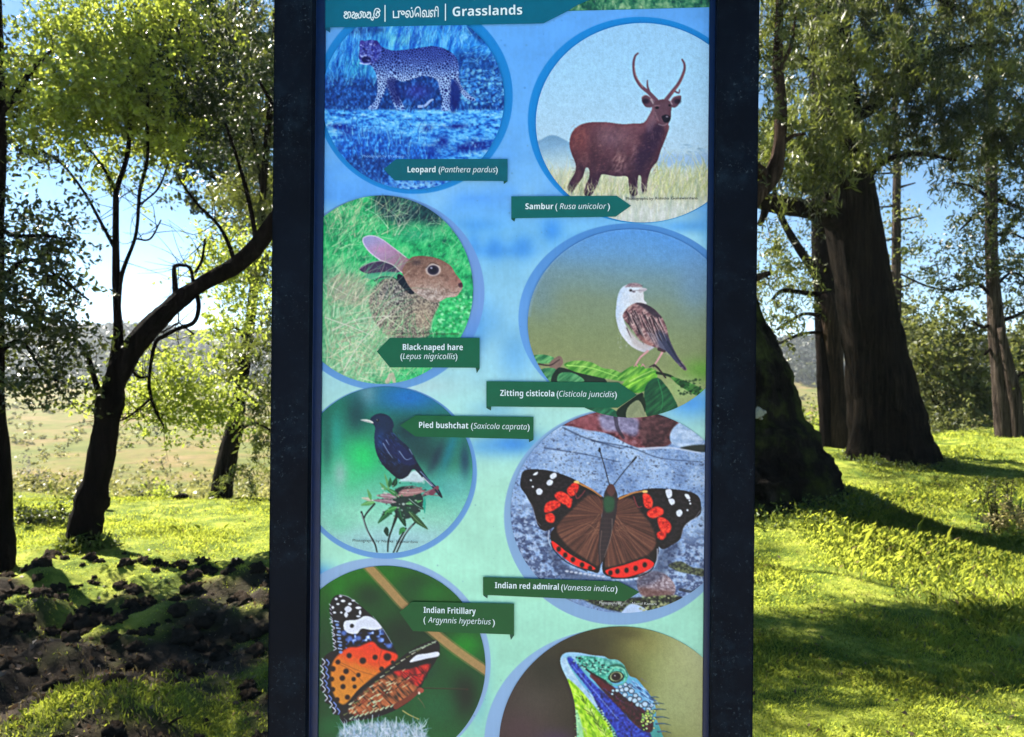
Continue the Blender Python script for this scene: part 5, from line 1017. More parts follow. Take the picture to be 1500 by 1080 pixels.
def ground_mat(name, near=True):
    m, nt, bs, _ = new_mat(name); v = gen_coord(nt)
    n1, moss = noise_ramp(nt, 3.0, [(.30, (.025, .05, .010)), (.46, (.11, .155, .02)), (.60, (.27, .30, .045)), (.76, (.38, .36, .10))], 8, .7, v)
    n2, soil = noise_ramp(nt, 7, [(.3, (.008, .006, .005)), (.52, (.030, .022, .016)), (.72, (.075, .054, .038)), (.9, (.13, .095, .07))], 10, .75, v)
    a = N(nt, 'ShaderNodeAttribute', attribute_name='cover')
    near_c = mix(nt, soil.outputs[0], moss.outputs[0], a.outputs['Fac'])
    n3, straw = noise_ramp(nt, .11, [(.30, (.065, .082, .016)), (.44, (.115, .125, .026)), (.58, (.175, .128, .052)), (.76, (.20, .138, .075))], 8, .68, v)
    n4, tuft = noise_ramp(nt, .55, [(.34, (.26, .32, .22)), (.48, (.72, .78, .6)), (.62, (1, 1, 1))], 10, .8, v)
    fc = mix(nt, straw.outputs[0], tuft.outputs[0], .8, 'MULTIPLY')
    b = N(nt, 'ShaderNodeAttribute', attribute_name='far')
    col = mix(nt, near_c, fc, b.outputs['Fac'])
    nt.links.new(col, bs.inputs['Base Color']); bs.inputs['Roughness'].default_value = .95; bs.inputs['Specular IOR Level'].default_value = .1
    n5, _r = noise_ramp(nt, 26, [(0, (0, 0, 0)), (1, (1, 1, 1))], 8, .75, v)
    bump(nt, bs, n5.outputs['Fac'], .8, .04); return m
GROUND = ground_mat('mossy_soil')

def ground_sheet(name, xs, ys, drop=None, fine=False):
    gx, gy = np.meshgrid(xs, ys); h = ground_h(gx, gy)
    if fine: h = h+clods(gx, gy)*sst(24, 16, gy)
    if drop is not None: h = h-drop(gx, gy)
    H, W = gx.shape; idx = np.arange(H*W).reshape(H, W); Fc = np.stack([idx[:-1, :-1], idx[:-1, 1:], idx[1:, 1:], idx[1:, :-1]], -1).reshape(-1, 4)
    d = gy-edge_y(gx)
    return mesh_obj(name, np.stack([gx.ravel(), gy.ravel(), h.ravel()], 1), Fc, GROUND, None, True,
                    {'cover': ('POINT', 'FLOAT', grassy(gx, gy).ravel()), 'far': ('POINT', 'FLOAT', sst(.5, 6, d+2*(F1(gx, gy, 1.4, 2)-.5)).ravel())})
NX0, NX1, NY0, NY1 = -9.5, 13.5, .6, 27.0
tag(ground_sheet('ground', np.linspace(NX0, NX1, 560), .6+(np.linspace(0, 1, 560)**1.35)*(NY1-.6), None, True), kind='structure')
fx = np.concatenate([np.linspace(-900, -60, 40)[:-1], np.linspace(-60, 60, 100), np.linspace(60, 900, 40)[1:]])
fy = np.concatenate([np.linspace(-80, 0, 12)[:-1], np.linspace(0, 60, 60), np.linspace(60, 480, 110)[1:], np.linspace(480, 2600, 20)[1:]])
inner = lambda x, y: 1.1*sst(NX0-.2, NX0+1.5, x)*sst(NX1+.2, NX1-1.5, x)*sst(NY0-.1, NY0+1.2, y)*sst(NY1+.1, NY1-1.8, y)
tag(ground_sheet('terrain', fx, fy, inner), kind='structure')

# the pale gravel path added out of view to bounce sunlight onto the board
pm, nt, bs, _ = new_mat('bounce_gravel'); n_, r_ = noise_ramp(nt, 40, [(.3, (.36, .34, .31)), (.7, (.60, .58, .54))], 6, .7, gen_coord(nt)); nt.links.new(r_.outputs[0], bs.inputs['Base Color']); bs.inputs['Roughness'].default_value = .95; bump(nt, bs, n_.outputs['Fac'], .6, .02)
px_ = np.linspace(-16, 16, 65); py_ = np.linspace(-9, .95, 24); gx, gy = np.meshgrid(px_, py_); gy = gy+.12*np.sin(gx*1.7)*(gy > .5); idx = np.arange(gx.size).reshape(gx.shape)
tag(mesh_obj('bounce_path', np.stack([gx.ravel(), gy.ravel(), (ground_h(gx, gy)*.3+.06).ravel()], 1), np.stack([idx[:-1, :-1], idx[:-1, 1:], idx[1:, 1:], idx[1:, :-1]], -1).reshape(-1, 4), pm, None, True), kind='structure')

# ---------------------------------------------------------------- leaves and trees
def unit(v): return v/(np.linalg.norm(v, axis=-1, keepdims=True)+1e-9)
def leaf_cloud(C, size, ratio=.5, droop=0.0, rs=rng, face=0.0, tint=None):
    """a diamond leaf at each centre: arrays of vertices, faces, tint"""
    n = len(C); a = rs.normal(size=(n, 3)); a[:, 2] -= droop; a = unit(a)
    b = rs.normal(size=(n, 3)); b[:, 2] *= (1-face); b = unit(np.cross(a, b)); L = size*rs.uniform(.6, 1.35, (n, 1)); W = L*ratio
    nn = np.cross(a, b)
    V = np.stack([C-a*L*.5, C+b*W*.5+nn*W*.18, C+a*L*.5, C-b*W*.5+nn*W*.18], 1).reshape(-1, 3)
    t = rs.uniform(0, 1, n) if tint is None else np.clip(tint+rs.normal(size=n)*.22, 0, 1)
    return V, np.arange(n*4).reshape(n, 4), np.repeat(t, 4)

def crown_points(clumps, rs, per=26, spread=.16, sag=0.0):
    """clumps: (centre, (rx, ry, rz), number of leaves, tint). Leaves gather in sprays spread through each clump."""
    P = []; T = []
    for c, r, n, t in clumps:
        m = max(3, n//per); d = unit(rs.normal(size=(m, 3)))*(rs.uniform(.12, 1, (m, 1))**(1/2.2)); ctr = np.asarray(c)+d*np.asarray(r)
        k = rs.randint(0, m, n); s = spread*rs.uniform(.5, 1.5, m)
        # each spray follows a short twig that points outwards and a little down (conifers) or up
        tw = unit(d*.8+rs.normal(size=(m, 3))*.6+np.array([0, 0, -sag]))*(s*3.2)[:, None]; u = rs.uniform(-.4, 1, (n, 1))
        p = ctr[k]+tw[k]*u+rs.normal(size=(n, 3))*s[k][:, None]*np.array([.42, .42, .30])*(1.15-.5*u); P.append(p); T.append(np.clip(t+rs.normal(size=m)[k]*.28, 0, 1))
    return np.vstack(P), np.concatenate(T)

def px_clump(px, py, dep, rpx, rpy, n, tint=.5, rd=None):
    c = at(px, py, dep); k = dep/FOC
    return (c, np.array((rpx*k, rd if rd else max(rpx, rpy)*k, rpy*k)), n, tint)
DENSE = 1.55
def crown(parent, clumps, size, mat, seed, ratio=.5, droop=0.0, per=26, spread=.16, name='crown'):
    if name != 'drooping_leaves': clumps = [(c, r, int(n*DENSE*{LEAF_LIGHT: .98, LEAF_SHADE: .62, LEAF_CYP: .85, LEAF_CYP_SHADE: .8}.get(mat, 1)), t) for c, r, n, t in clumps]; per = int(per*2.2); spread *= 1.0
    rs = np.random.RandomState(seed); P, T = crown_points(clumps, rs, per, spread, droop*.7)
    V, Fc, t = leaf_cloud(P, size, ratio, droop, rs, 0, T)
    return mesh_obj(name, V, Fc, mat, parent, False, {'tint': ('POINT', 'FLOAT', t)})
def px_path(pts, dep):
    """pts: (px, py, width px[, extra depth]) -> points and radii"""
    P = []; r = []
    for q in pts:
        d = dep+(q[3] if len(q) > 3 else 0); P.append(at(q[0], q[1], d)); r.append(q[2]*d/FOC/2)
    return np.array(P), np.array(r)
def limb(g, pts, dep, sides=10, rough=.12, seed=0, sub=6, freq=3): P, r = px_path(pts, dep); g.tube(P, r, sides, rough, True, seed, freq, sub)
def branches(parent, mat, dep, lists, seed=0, tw=0, tl=.4, tr=.005, up=.2, rough=.1):
    for k, q in enumerate(lists):
        dd = dep(k) if callable(dep) else dep
        g = Geo(); limb(g, q, dd, 7, rough, seed+k)
        P, r = px_path(q, dd); rs = np.random.RandomState(900+seed+k)
        for _ in range(int(tw*len(q)/3)):
            i = rs.randint(max(1, len(P)//2), len(P)); f = rs.rand(); p = P[i-1]*(1-f)+P[i]*f; d = unit(rs.normal(size=3)+np.array([0, 0, up])); L = tl*rs.uniform(.5, 1.3)
            m = p+d*L*.5+rs.normal(size=3)*L*.12; g.tube([p, m, m+unit(d+rs.normal(size=3)*.5)*L*.5], [tr, tr*.6, tr*.25], 5, .05, True, 1, 3, 3)
        g.build('branch', mat, parent, True)

# ---- A: tree at the left edge of the view
TA = thing('broadleaf_tree', 'dark leafed tree with straight dark trunk cut by the left edge', 'tree', (*at(-6, 830, 6.35)[:2], 0), 'trees of the grove')
g = Geo(); limb(g, [(-8, 850, 66), (-7, 822, 50), (-8, 760, 44), (-6, 680, 40), (-10, 600, 34), (-12, 480, 30), (-8, 340, 26), (-4, 200, 22), (-6, 60, 20), (-12, -120, 16)], 6.35, 14, .14, 2)
g.build('trunk', BARK_DARK, TA, True)
branches(TA, BARK_DARK, 6.35, ([(-8, 175, 9), (20, 145, 8), (46, 102, 7), (60, 90, 5), (78, 70, 3)], [(-8, 520, 10), (30, 500, 6), (60, 540, 4), (86, 560, 3)], [(-8, 330, 9), (20, 345, 6), (60, 345, 5), (95, 350, 3)], [(-6, 420, 9), (40, 380, 6), (90, 410, 4), (130, 440, 3)]), 0, 5, .42, .005)
crown(TA, [px_clump(20, 300, 6.4, 34, 60, 235, .35), px_clump(30, 390, 6.3, 60, 50, 930, .3), px_clump(70, 350, 6.5, 50, 40, 403, .45), px_clump(20, 470, 6.3, 60, 55, 1054, .25), px_clump(85, 500, 6.4, 46, 50, 682, .3), px_clump(50, 560, 6.3, 70, 26, 558, .35), px_clump(90, 420, 6.5, 40, 40, 310, .4),
           px_clump(10, 120, 6.6, 24, 40, 186, .2), px_clump(-60, 200, 6.6, 90, 160, 720, .3), px_clump(-80, 430, 6.4, 90, 150, 675, .3), px_clump(100, 290, 6.6, 30, 24, 99, .5), px_clump(14, 232, 6.6, 30, 30, 161, .3), px_clump(-70, 130, 6.7, 80, 90, 1170, .3), px_clump(-190, 60, 6.7, 120, 130, 855, .3), px_clump(-230, 230, 6.6, 110, 110, 765, .3), px_clump(-330, 120, 7, 120, 130, 675, .3), px_clump(-420, 0, 7.2, 130, 130, 585, .3), px_clump(-190, -80, 6.9, 100, 90, 1500, .3), px_clump(-60, -90, 7.2, 100, 80, 1300, .3), px_clump(-330, -150, 7.2, 110, 80, 1100, .3)], .052, LEAF_DARK, 31, .5, .2, 16, .10)

# ---- B: the leaning, forked tree on the left
BD = 6.9
TB = thing('broadleaf_tree', 'leaning forked tree with bright yellow green crown and long limb reaching behind the board', 'tree', (*at(122, 805, BD)[:2], 0), 'trees of the grove')
g = Geo(); limb(g, [(112, 826, 96), (116, 806, 66), (122, 780, 49), (130, 745, 44), (142, 700, 40), (153, 640, 38), (160, 595, 36), (170, 556, 33), (194, 512, 31), (230, 470, 28), (264, 438, 26), (300, 413, 24), (345, 388, 24), (376, 360, 24), (402, 322, 22), (450, 262, 19), (516, 160, 15), (560, 20, 11), (590, -140, 8)], BD, 16, .13, 3, 8)
g.build('trunk', BARK_DARK, TB, True)
branches(TB, BARK_DARK, BD, ([(166, 556, 24), (170, 520, 18), (173, 490, 15), (171, 440, 12), (170, 390, 11), (170, 300, 9), (172, 275, 8), (186, 230, 7), (190, 180, 6), (187, 110, 4), (192, 40, 3)], [(172, 470, 9), (178, 405, 7), (199, 345, 5), (205, 280, 5), (216, 232, 5), (216, 160, 4), (222, 80, 3)],
                      [(170, 368, 6), (150, 330, 5), (122, 280, 4), (86, 236, 4), (40, 212, 3), (6, 200, 2)], [(171, 282, 6), (150, 244, 4), (124, 210, 3), (90, 170, 2)], [(205, 300, 3), (232, 276, 3), (246, 240, 2)], [(199, 350, 3), (220, 350, 3), (236, 322, 2)],
                      [(150, 590, 13), (140, 560, 9), (128, 520, 7), (112, 500, 5), (90, 480, 3)], [(258, 434, 9), (256, 410, 7), (256, 391, 6), (268, 389, 5), (279, 394, 5), (284, 420, 6)],
                      [(286, 424, 6), (291, 449, 6), (284, 472, 6), (260, 482, 6), (239, 493, 6), (227, 504, 6), (219, 547, 5), (220, 576, 5), (228, 602, 4), (240, 624, 3)], [(225, 496, 5), (204, 516, 5), (194, 538, 4), (202, 552, 4), (218, 552, 3)], [(219, 585, 4), (205, 598, 4), (186, 612, 3), (172, 618, 2)], [(286, 400, 5), (296, 380, 4), (300, 350, 3)], [(236, 488, 3), (250, 480, 3), (262, 474, 2), (284, 490, 3)],
                      [(345, 388, 8), (336, 360, 6), (320, 330, 5), (290, 300, 4), (262, 262, 3)], [(376, 356, 9), (366, 300, 7), (350, 240, 5), (330, 180, 4)], [(450, 262, 9), (420, 190, 7), (380, 120, 5)], [(516, 160, 8), (460, 80, 6), (400, 20, 4)], [(500, 190, 9), (600, 150, 7), (700, 140, 5), (800, 145, 3)]), 10, 9, .42, .004)
cB = []
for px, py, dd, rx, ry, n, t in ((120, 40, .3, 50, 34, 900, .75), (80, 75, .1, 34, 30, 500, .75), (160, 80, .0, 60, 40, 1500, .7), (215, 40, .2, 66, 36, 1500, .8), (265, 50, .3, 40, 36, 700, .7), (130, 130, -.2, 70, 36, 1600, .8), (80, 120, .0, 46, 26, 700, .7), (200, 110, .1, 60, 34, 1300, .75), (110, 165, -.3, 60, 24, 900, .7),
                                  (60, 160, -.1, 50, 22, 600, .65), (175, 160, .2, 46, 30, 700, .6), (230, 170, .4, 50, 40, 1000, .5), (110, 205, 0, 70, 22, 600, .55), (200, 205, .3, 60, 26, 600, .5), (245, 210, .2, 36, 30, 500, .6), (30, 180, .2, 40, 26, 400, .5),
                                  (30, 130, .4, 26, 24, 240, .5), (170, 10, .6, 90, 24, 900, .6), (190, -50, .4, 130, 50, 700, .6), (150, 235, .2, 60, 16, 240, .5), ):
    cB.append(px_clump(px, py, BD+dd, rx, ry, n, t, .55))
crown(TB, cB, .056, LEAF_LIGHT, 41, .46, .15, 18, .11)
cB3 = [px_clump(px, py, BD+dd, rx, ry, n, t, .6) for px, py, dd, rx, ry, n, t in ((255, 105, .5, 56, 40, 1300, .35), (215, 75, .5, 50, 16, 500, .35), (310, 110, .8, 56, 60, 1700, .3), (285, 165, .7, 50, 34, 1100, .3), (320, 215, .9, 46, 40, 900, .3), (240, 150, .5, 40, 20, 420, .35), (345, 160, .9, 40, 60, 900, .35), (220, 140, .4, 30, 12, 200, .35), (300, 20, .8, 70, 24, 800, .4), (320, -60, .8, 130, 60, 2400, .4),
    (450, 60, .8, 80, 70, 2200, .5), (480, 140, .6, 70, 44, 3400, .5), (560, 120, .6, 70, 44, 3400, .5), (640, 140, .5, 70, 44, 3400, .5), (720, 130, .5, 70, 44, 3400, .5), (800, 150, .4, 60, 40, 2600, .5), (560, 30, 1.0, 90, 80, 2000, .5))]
crown(TB, cB3, .056, LEAF_SHADE, 43, .46, .15, 18, .11, 'shaded_foliage')
cB2 = []
for px, py, dd, rx, ry, n, t in ((200, 520, .0, 30, 20, 190, .6), (235, 535, .1, 40, 24, 420, .7), (275, 575, .1, 46, 26, 560, .7), (220, 580, 0, 46, 24, 480, .7), (190, 560, .0, 26, 26, 260, .7), (250, 610, .1, 60, 20, 520, .7), (300, 600, .0, 30, 26, 320, .65), (200, 605, 0, 30, 16, 200, .6), (300, 380, .0, 40, 26, 420, .8), (330, 350, .3, 40, 30, 420, .7), (290, 350, .2, 26, 24, 220, .75),
                                  (340, 430, .2, 40, 40, 420, .75), (310, 470, .1, 36, 30, 300, .7), (290, 505, .1, 24, 18, 150, .6), (130, 590, .1, 30, 18, 190, .6), (120, 560, 0, 20, 16, 100, .6), (275, 410, .1, 22, 14, 100, .7)):
    cB2.append(px_clump(px, py, BD+dd, rx, ry, n, t, .3))
crown(TB, [(c+np.array([0, .38, 0]), r*np.array([1, .8, 1]), int(n*1.4), t) for c, r, n, t in cB2], .05, LEAF_YEL, 42, .5, .3, 14, .09, 'drooping_leaves')

# ---- C: tall tree just left of the board
CD = 10.2
TC = thing('conifer_tree', 'slim dark conifer trunk leaning just left of the black post', 'tree', (*at(325, 726, CD)[:2], float(ground_h(at(325, 726, CD)[0], CD))), 'trees of the grove')
g = Geo(); limb(g, [(322, 750, 40), (325, 724, 32), (328, 700, 29), (336, 660, 26), (345, 620, 22), (352, 570, 19), (362, 500, 16), (370, 440, 14), (380, 340, 12), (388, 240, 10), (395, 160, 9), (402, 60, 8), (410, -80, 6)], CD, 12, .13, 4, 6); g.build('trunk', BARK_RED, TC, True)
branches(TC, BARK_RED, CD, ([(345, 620, 8), (330, 640, 5), (322, 660, 4)], [(362, 500, 7), (345, 480, 5), (330, 490, 3)], [(385, 290, 6), (378, 240, 5), (366, 180, 4), (350, 130, 3)], [(390, 220, 5), (398, 180, 4), (400, 120, 3)], [(372, 420, 5), (390, 400, 4), (400, 420, 3)], [(340, 640, 6), (370, 620, 4), (396, 630, 3)]), 0, 1, .42, .005)
cC = [px_clump(*q) for q in ((372, 60, CD, 40, 40, 900, .6), (340, 30, CD+.5, 50, 40, 900, .5), (385, 130, CD, 30, 50, 900, .6), (350, 160, CD+.6, 40, 40, 800, .4), (370, 230, CD+.3, 40, 40, 900, .4), (345, 290, CD+.2, 40, 40, 900, .6), (385, 320, CD, 26, 50, 700, .5),
                              (375, 420, CD, 30, 46, 700, .6), (380, 500, CD, 30, 46, 700, .6), (345, 520, CD-.2, 26, 20, 260, .7), (385, 580, CD, 24, 50, 560, .6), (340, 560, CD-.2, 24, 20, 200, .6), (380, 650, CD-.1, 26, 40, 420, .6), (365, 690, CD-.1, 26, 20, 200, .6), (400, 250, CD, 40, 200, 2400, .4), (440, 500, CD+.2, 60, 160, 2400, .5), (300, 70, CD+1, 60, 60, 900, .45))]
crown(TC, cC, .10, LEAF_CYP, 51, .22, .8, 30, .14)

# ---- D: dark tree behind the left crown
DD = 14.0
TD = thing('broadleaf_tree', 'dark shaded tree standing behind the bright left crown', 'tree', (*at(430, 700, DD)[:2], float(ground_h(at(430, 700, DD)[0], DD))), 'trees of the grove')
g = Geo(); limb(g, [(440, 780, 46), (438, 690, 36), (430, 560, 30), (420, 420, 26), (400, 300, 22), (370, 200, 16), (340, 120, 10)], DD, 10, .1, 5); limb(g, [(410, 340, 14), (350, 290, 10), (300, 250, 7), (250, 230, 4)], DD, 7, .1, 6); limb(g, [(380, 230, 12), (320, 170, 8), (270, 150, 5)], DD, 7, .1, 7); g.build('trunk', BARK_DARK, TD, True)
cD = [px_clump(*q) for q in ((250, 130, DD, 70, 50, 1500, .3), (320, 160, DD, 70, 60, 2000, .25), (260, 200, DD, 60, 40, 1100, .25), (340, 220, DD, 60, 50, 1700, .25), (300, 250, DD, 60, 30, 900, .3), (370, 130, DD, 60, 70, 1700, .35), (350, 60, DD, 70, 50, 1500, .4), (290, 40, DD+.4, 60, 50, 1000, .4), (380, 280, DD, 40, 40, 900, .3), (430, 180, DD, 70, 130, 3000, .3), (270, 290, DD, 24, 16, 160, .4), (360, 300, DD, 36, 20, 400, .35))]
crown(TD, cD, .11, LEAF_SHADE, 61, .5, .2, 22, .2)

# ---- E: near mossy trunk, half behind the board
ED = 8.6
TE = thing('old_conifer', 'thick mossy trunk flaring at its foot beside the right post', 'tree', (*at(1078, 745, ED)[:2], .1), 'trees of the grove')
g = Geo(); limb(g, [(1078, 790, 372), (1078, 752, 338), (1077, 717, 306), (1076, 682, 276), (1075, 655, 250), (1074, 619, 204), (1074, 569, 168), (1072, 522, 136), (1066, 470, 94), (1058, 420, 84), (1060, 330, 76), (1066, 220, 72), (1070, 80, 66), (1072, -120, 60), (1072, -400, 50)], ED, 64, .06, 8, 9, 6); g.build('trunk', BARK_MOSS, TE, True)
branches(TE, BARK_GREY, ED, ([(1075, 330, 36), (1105, 288, 30), (1130, 262, 24), (1142, 215, 18), (1144, 150, 17), (1140, 90, 15), (1142, 20, 12), (1146, -80, 9)], [(1060, 240, 26), (1100, 245, 22), (1128, 262, 18)], [(1142, 215, 9), (1160, 200, 6), (1180, 196, 4)], [(1140, 100, 8), (1158, 70, 6), (1166, 20, 4)], [(1070, 420, 18), (1100, 410, 12), (1128, 400, 7)]), 20, 1, .42, .005)
cE = [px_clump(*q) for q in ((1130, 470, ED+.3, 26, 40, 260, .5), (1130, 400, ED+.5, 30, 40, 420, .5), (1150, 380, ED+.6, 30, 24, 260, .6), (1120, 180, ED, 30, 40, 260, .55), (1130, 60, ED, 30, 50, 380, .4), (1150, 20, ED, 40, 30, 420, .55), (1120, -60, ED, 100, 60, 1600, .4), (1060, 120, ED+.2, 90, 140, 1500, .4), )]
crown(TE, cE, .075, LEAF_CYP, 71, .3, .7, 20, .11)
a0 = at(1114, 606, 7.84)
g = Geo(); [g.tube([a0+np.array([dx, .06, dz]), a0+np.array([dx, .0, dz])], [r_, r_*.6], 9, .3, True, k, 3) for k, (dx, dz, r_) in enumerate(((0, 0, .045), (.045, .012, .03), (-.03, -.035, .026), (.015, -.05, .02)))]; g.build('cut_knot', flat_mat('pale_cut_wood', (150, 150, 138), .9, .05, .35), TE)

# ---- F: the big trunk on the right
FD = 12.5
TF = thing('old_conifer', 'massive dark trunk widening to the ground with heavy drooping foliage above', 'tree', (*at(1303, 672, FD)[:2], .2), 'trees of the grove')
g = Geo(); limb(g, [(1306, 720, 170), (1306, 690, 144), (1305, 668, 126), (1302, 640, 112), (1296, 600, 100), (1288, 550, 92), (1280, 500, 86), (1270, 450, 80), (1262, 400, 77), (1244, 300, 74), (1232, 210, 68), (1220, 110, 58), (1212, 0, 54), (1206, -160, 46), (1200, -420, 34)], FD, 72, .05, 9, 9, 7)
for k, q in enumerate(([(1270, 560, 20), (1264, 640, 30), (1252, 700, 50)], [(1316, 570, 20), (1338, 640, 36), (1364, 700, 60)], [(1292, 560, 20), (1296, 650, 34), (1298, 712, 60)])): limb(g, q, FD-.22, 12, .1, 30+k)
g.build('trunk', BARK_RED, TF, True)
branches(TF, BARK_DARK, lambda k: FD-(.4 if k < 4 else 0), ([(1256, 352, 30, .45), (1232, 330, 32, .3), (1204, 312, 29, .1), (1168, 305, 26), (1128, 299, 25), (1092, 290, 24), (1040, 300, 20)], [(1124, 300, 14), (1118, 318, 11), (1112, 330, 8)], [(1218, 100, 18), (1170, 90, 12), (1130, 110, 8)], [(1236, 230, 16), (1190, 250, 10), (1140, 240, 7), (1115, 250, 5)], [(1240, 180, 20), (1290, 150, 14), (1350, 90, 11), (1410, 72, 9), (1470, 60, 6)],
                      [(1214, 20, 16), (1270, -10, 12), (1330, -20, 9), (1400, 10, 7)], [(1250, 290, 14), (1290, 240, 9), (1340, 225, 7), (1400, 235, 4)], [(1214, 60, 12), (1240, 30, 8), (1250, -10, 6)], [(1300, 40, 5), (1318, 20, 4), (1322, 0, 3), (1330, 20, 2)], [(1240, 40, 5), (1236, 10, 4), (1240, -10, 3)], [(1256, 330, 9), (1230, 300, 6), (1215, 290, 4)]), 40, 5, .8, .008)
cF = []
for px, py, dd, rx, ry, n, t in ((1130, 215, -1.2, 34, 40, 800, .75), (1180, 190, -1.3, 50, 40, 1200, .8), (1220, 165, -1.2, 40, 30, 700, .75), (1160, 232, -1.1, 50, 26, 700, .6), (1210, 230, -1.1, 40, 36, 800, .6), (1240, 200, -1.0, 30, 24, 420, .5), (1255, 228, -.9, 20, 14, 160, .7), (1120, 236, -1.0, 26, 20, 240, .6), (1200, 60, -1.2, 40, 24, 500, .75), (1240, 75, -1.2, 50, 28, 700, .75), (1190, 30, -1, 60, 30, 600, .5), (1120, 70, -.8, 30, 40, 400, .55), (1180, 130, -1, 40, 24, 420, .6),
                                  (1290, 60, -.8, 60, 40, 1100, .6), (1290, 100, -.6, 50, 30, 700, .6), (1340, 110, -.6, 60, 26, 800, .6), (1360, 60, -.4, 70, 40, 1100, .45), (1420, 100, -.2, 70, 40, 1100, .5), (1470, 120, 0, 50, 40, 800, .5), (1440, 40, 0, 70, 50, 1300, .4), (1280, 10, -.4, 90, 40, 1600, .45), (1380, -20, -.2, 110, 50, 2200, .4), (1270, 140, -.4, 40, 24, 500, .5), (1260, -70, -.2, 160, 60, 1400, .4), (1440, -80, 0, 120, 60, 1200, .4), (1130, -20, -.6, 60, 40, 900, .45), (1300, -200, .6, 160, 70, 1200, .4), (1400, 90, .4, 40, 20, 340, .75), (1460, 110, -.4, 40, 20, 340, .7)):
    if px > 1255: ry *= .45; n = int(n*.5)
    cF.append(px_clump(px, py, FD+dd, rx, ry, n, t, .8))
crown(TF, cF, .15, LEAF_CYP, 81, .17, 1.2, 34, .16)
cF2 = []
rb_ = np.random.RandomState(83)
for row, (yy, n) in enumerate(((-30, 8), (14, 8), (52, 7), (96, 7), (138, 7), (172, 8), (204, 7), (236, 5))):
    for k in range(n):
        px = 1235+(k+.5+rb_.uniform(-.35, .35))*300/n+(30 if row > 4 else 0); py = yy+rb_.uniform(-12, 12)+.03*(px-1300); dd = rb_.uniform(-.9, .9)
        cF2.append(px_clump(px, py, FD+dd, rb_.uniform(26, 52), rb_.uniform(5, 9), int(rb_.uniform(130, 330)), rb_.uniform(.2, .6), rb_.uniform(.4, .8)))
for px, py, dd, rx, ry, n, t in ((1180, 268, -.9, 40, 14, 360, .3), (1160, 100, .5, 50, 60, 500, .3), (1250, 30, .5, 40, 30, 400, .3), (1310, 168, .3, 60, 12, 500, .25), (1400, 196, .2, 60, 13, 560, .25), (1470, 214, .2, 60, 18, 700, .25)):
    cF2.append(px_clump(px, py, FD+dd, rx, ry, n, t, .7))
crown(TF, cF2, .15, LEAF_CYP_SHADE, 82, .19, 1.0, 40, .17, 'shaded_foliage')

# ---- G: pair of trunks behind the big one
GD = 14.5
TG = thing('conifer_tree', 'twin trunked dark tree close behind the massive trunk on its left', 'tree', (*at(1222, 668, GD)[:2], .2), 'trees of the grove')
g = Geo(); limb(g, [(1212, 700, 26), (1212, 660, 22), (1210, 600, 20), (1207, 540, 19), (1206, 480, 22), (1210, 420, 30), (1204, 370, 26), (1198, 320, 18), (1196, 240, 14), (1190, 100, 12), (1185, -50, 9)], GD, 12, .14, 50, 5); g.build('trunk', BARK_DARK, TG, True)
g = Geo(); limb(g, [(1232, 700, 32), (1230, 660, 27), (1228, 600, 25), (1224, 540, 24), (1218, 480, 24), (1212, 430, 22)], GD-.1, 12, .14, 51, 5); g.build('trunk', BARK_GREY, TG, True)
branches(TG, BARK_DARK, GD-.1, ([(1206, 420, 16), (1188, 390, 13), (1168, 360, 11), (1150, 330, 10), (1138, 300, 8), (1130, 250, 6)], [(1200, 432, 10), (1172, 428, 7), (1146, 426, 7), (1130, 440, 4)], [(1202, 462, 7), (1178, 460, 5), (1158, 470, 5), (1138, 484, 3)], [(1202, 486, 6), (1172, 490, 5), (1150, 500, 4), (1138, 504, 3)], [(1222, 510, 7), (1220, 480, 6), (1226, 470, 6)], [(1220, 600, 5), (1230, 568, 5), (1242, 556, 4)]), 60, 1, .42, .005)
crown(TG, [px_clump(*q) for q in ((900, 240, GD, 90, 40, 1500, .4), (1010, 280, GD, 60, 30, 900, .4), (820, 180, GD, 90, 40, 1500, .4), (1130, 360, GD, 26, 30, 300, .5), (1180, 350, GD, 40, 24, 260, .5), (1130, 450, GD, 30, 40, 420, .5), (1150, 410, GD, 40, 26, 300, .55), (1180, 440, GD, 26, 40, 260, .5), (1200, 400, GD, 20, 30, 200, .4), (1130, 520, GD, 16, 20, 90, .5), (1160, 280, GD, 40, 40, 400, .4), (1190, 60, GD, 60, 80, 900, .3))], .09, LEAF_CYP, 91, .32, .6, 18, .15)

# ---- H: slim pole tree
HD = 21.0
TH = thing('slim_tree', 'thin pole like tree with small branches between the massive trunk and right trunk', 'tree', (*at(1313, 640, HD)[:2], float(ground_h(at(1313, 640, HD)[0], HD))-.1), 'trees of the grove')
g = Geo(); limb(g, [(1312, 660, 18), (1312, 560, 16), (1313, 470, 15), (1313, 380, 13), (1313, 300, 12), (1314, 230, 11), (1311, 170, 9), (1312, 60, 7), (1312, -60, 5)], HD, 8, .1, 70, 4)
for k in range(14):
    y = 180+k*24; s = -1 if k % 2 else 1; limb(g, [(1313, y, 5), (1313+s*14, y-6+(k*7) % 13, 3), (1313+s*(24+(k*5) % 16), y+(k*11) % 22-8, 2)], HD, 5, .1, k)
g.build('trunk', BARK_PALE, TH, True)
crown(TH, [px_clump(*q) for q in ((1322, 400, HD, 22, 40, 330, .6), (1312, 440, HD, 22, 40, 380, .6), (1318, 480, HD, 24, 30, 300, .6), (1330, 350, HD, 24, 26, 160, .5), (1310, 260, HD, 26, 40, 120, .5), (1340, 300, HD, 20, 30, 80, .5), (1340, 205, HD, 26, 20, 180, .6), (1310, 120, HD, 40, 60, 500, .4), (1295, 330, HD, 18, 30, 90, .5))], .12, LEAF_BUSH, 101, .4, .4, 10, .2)

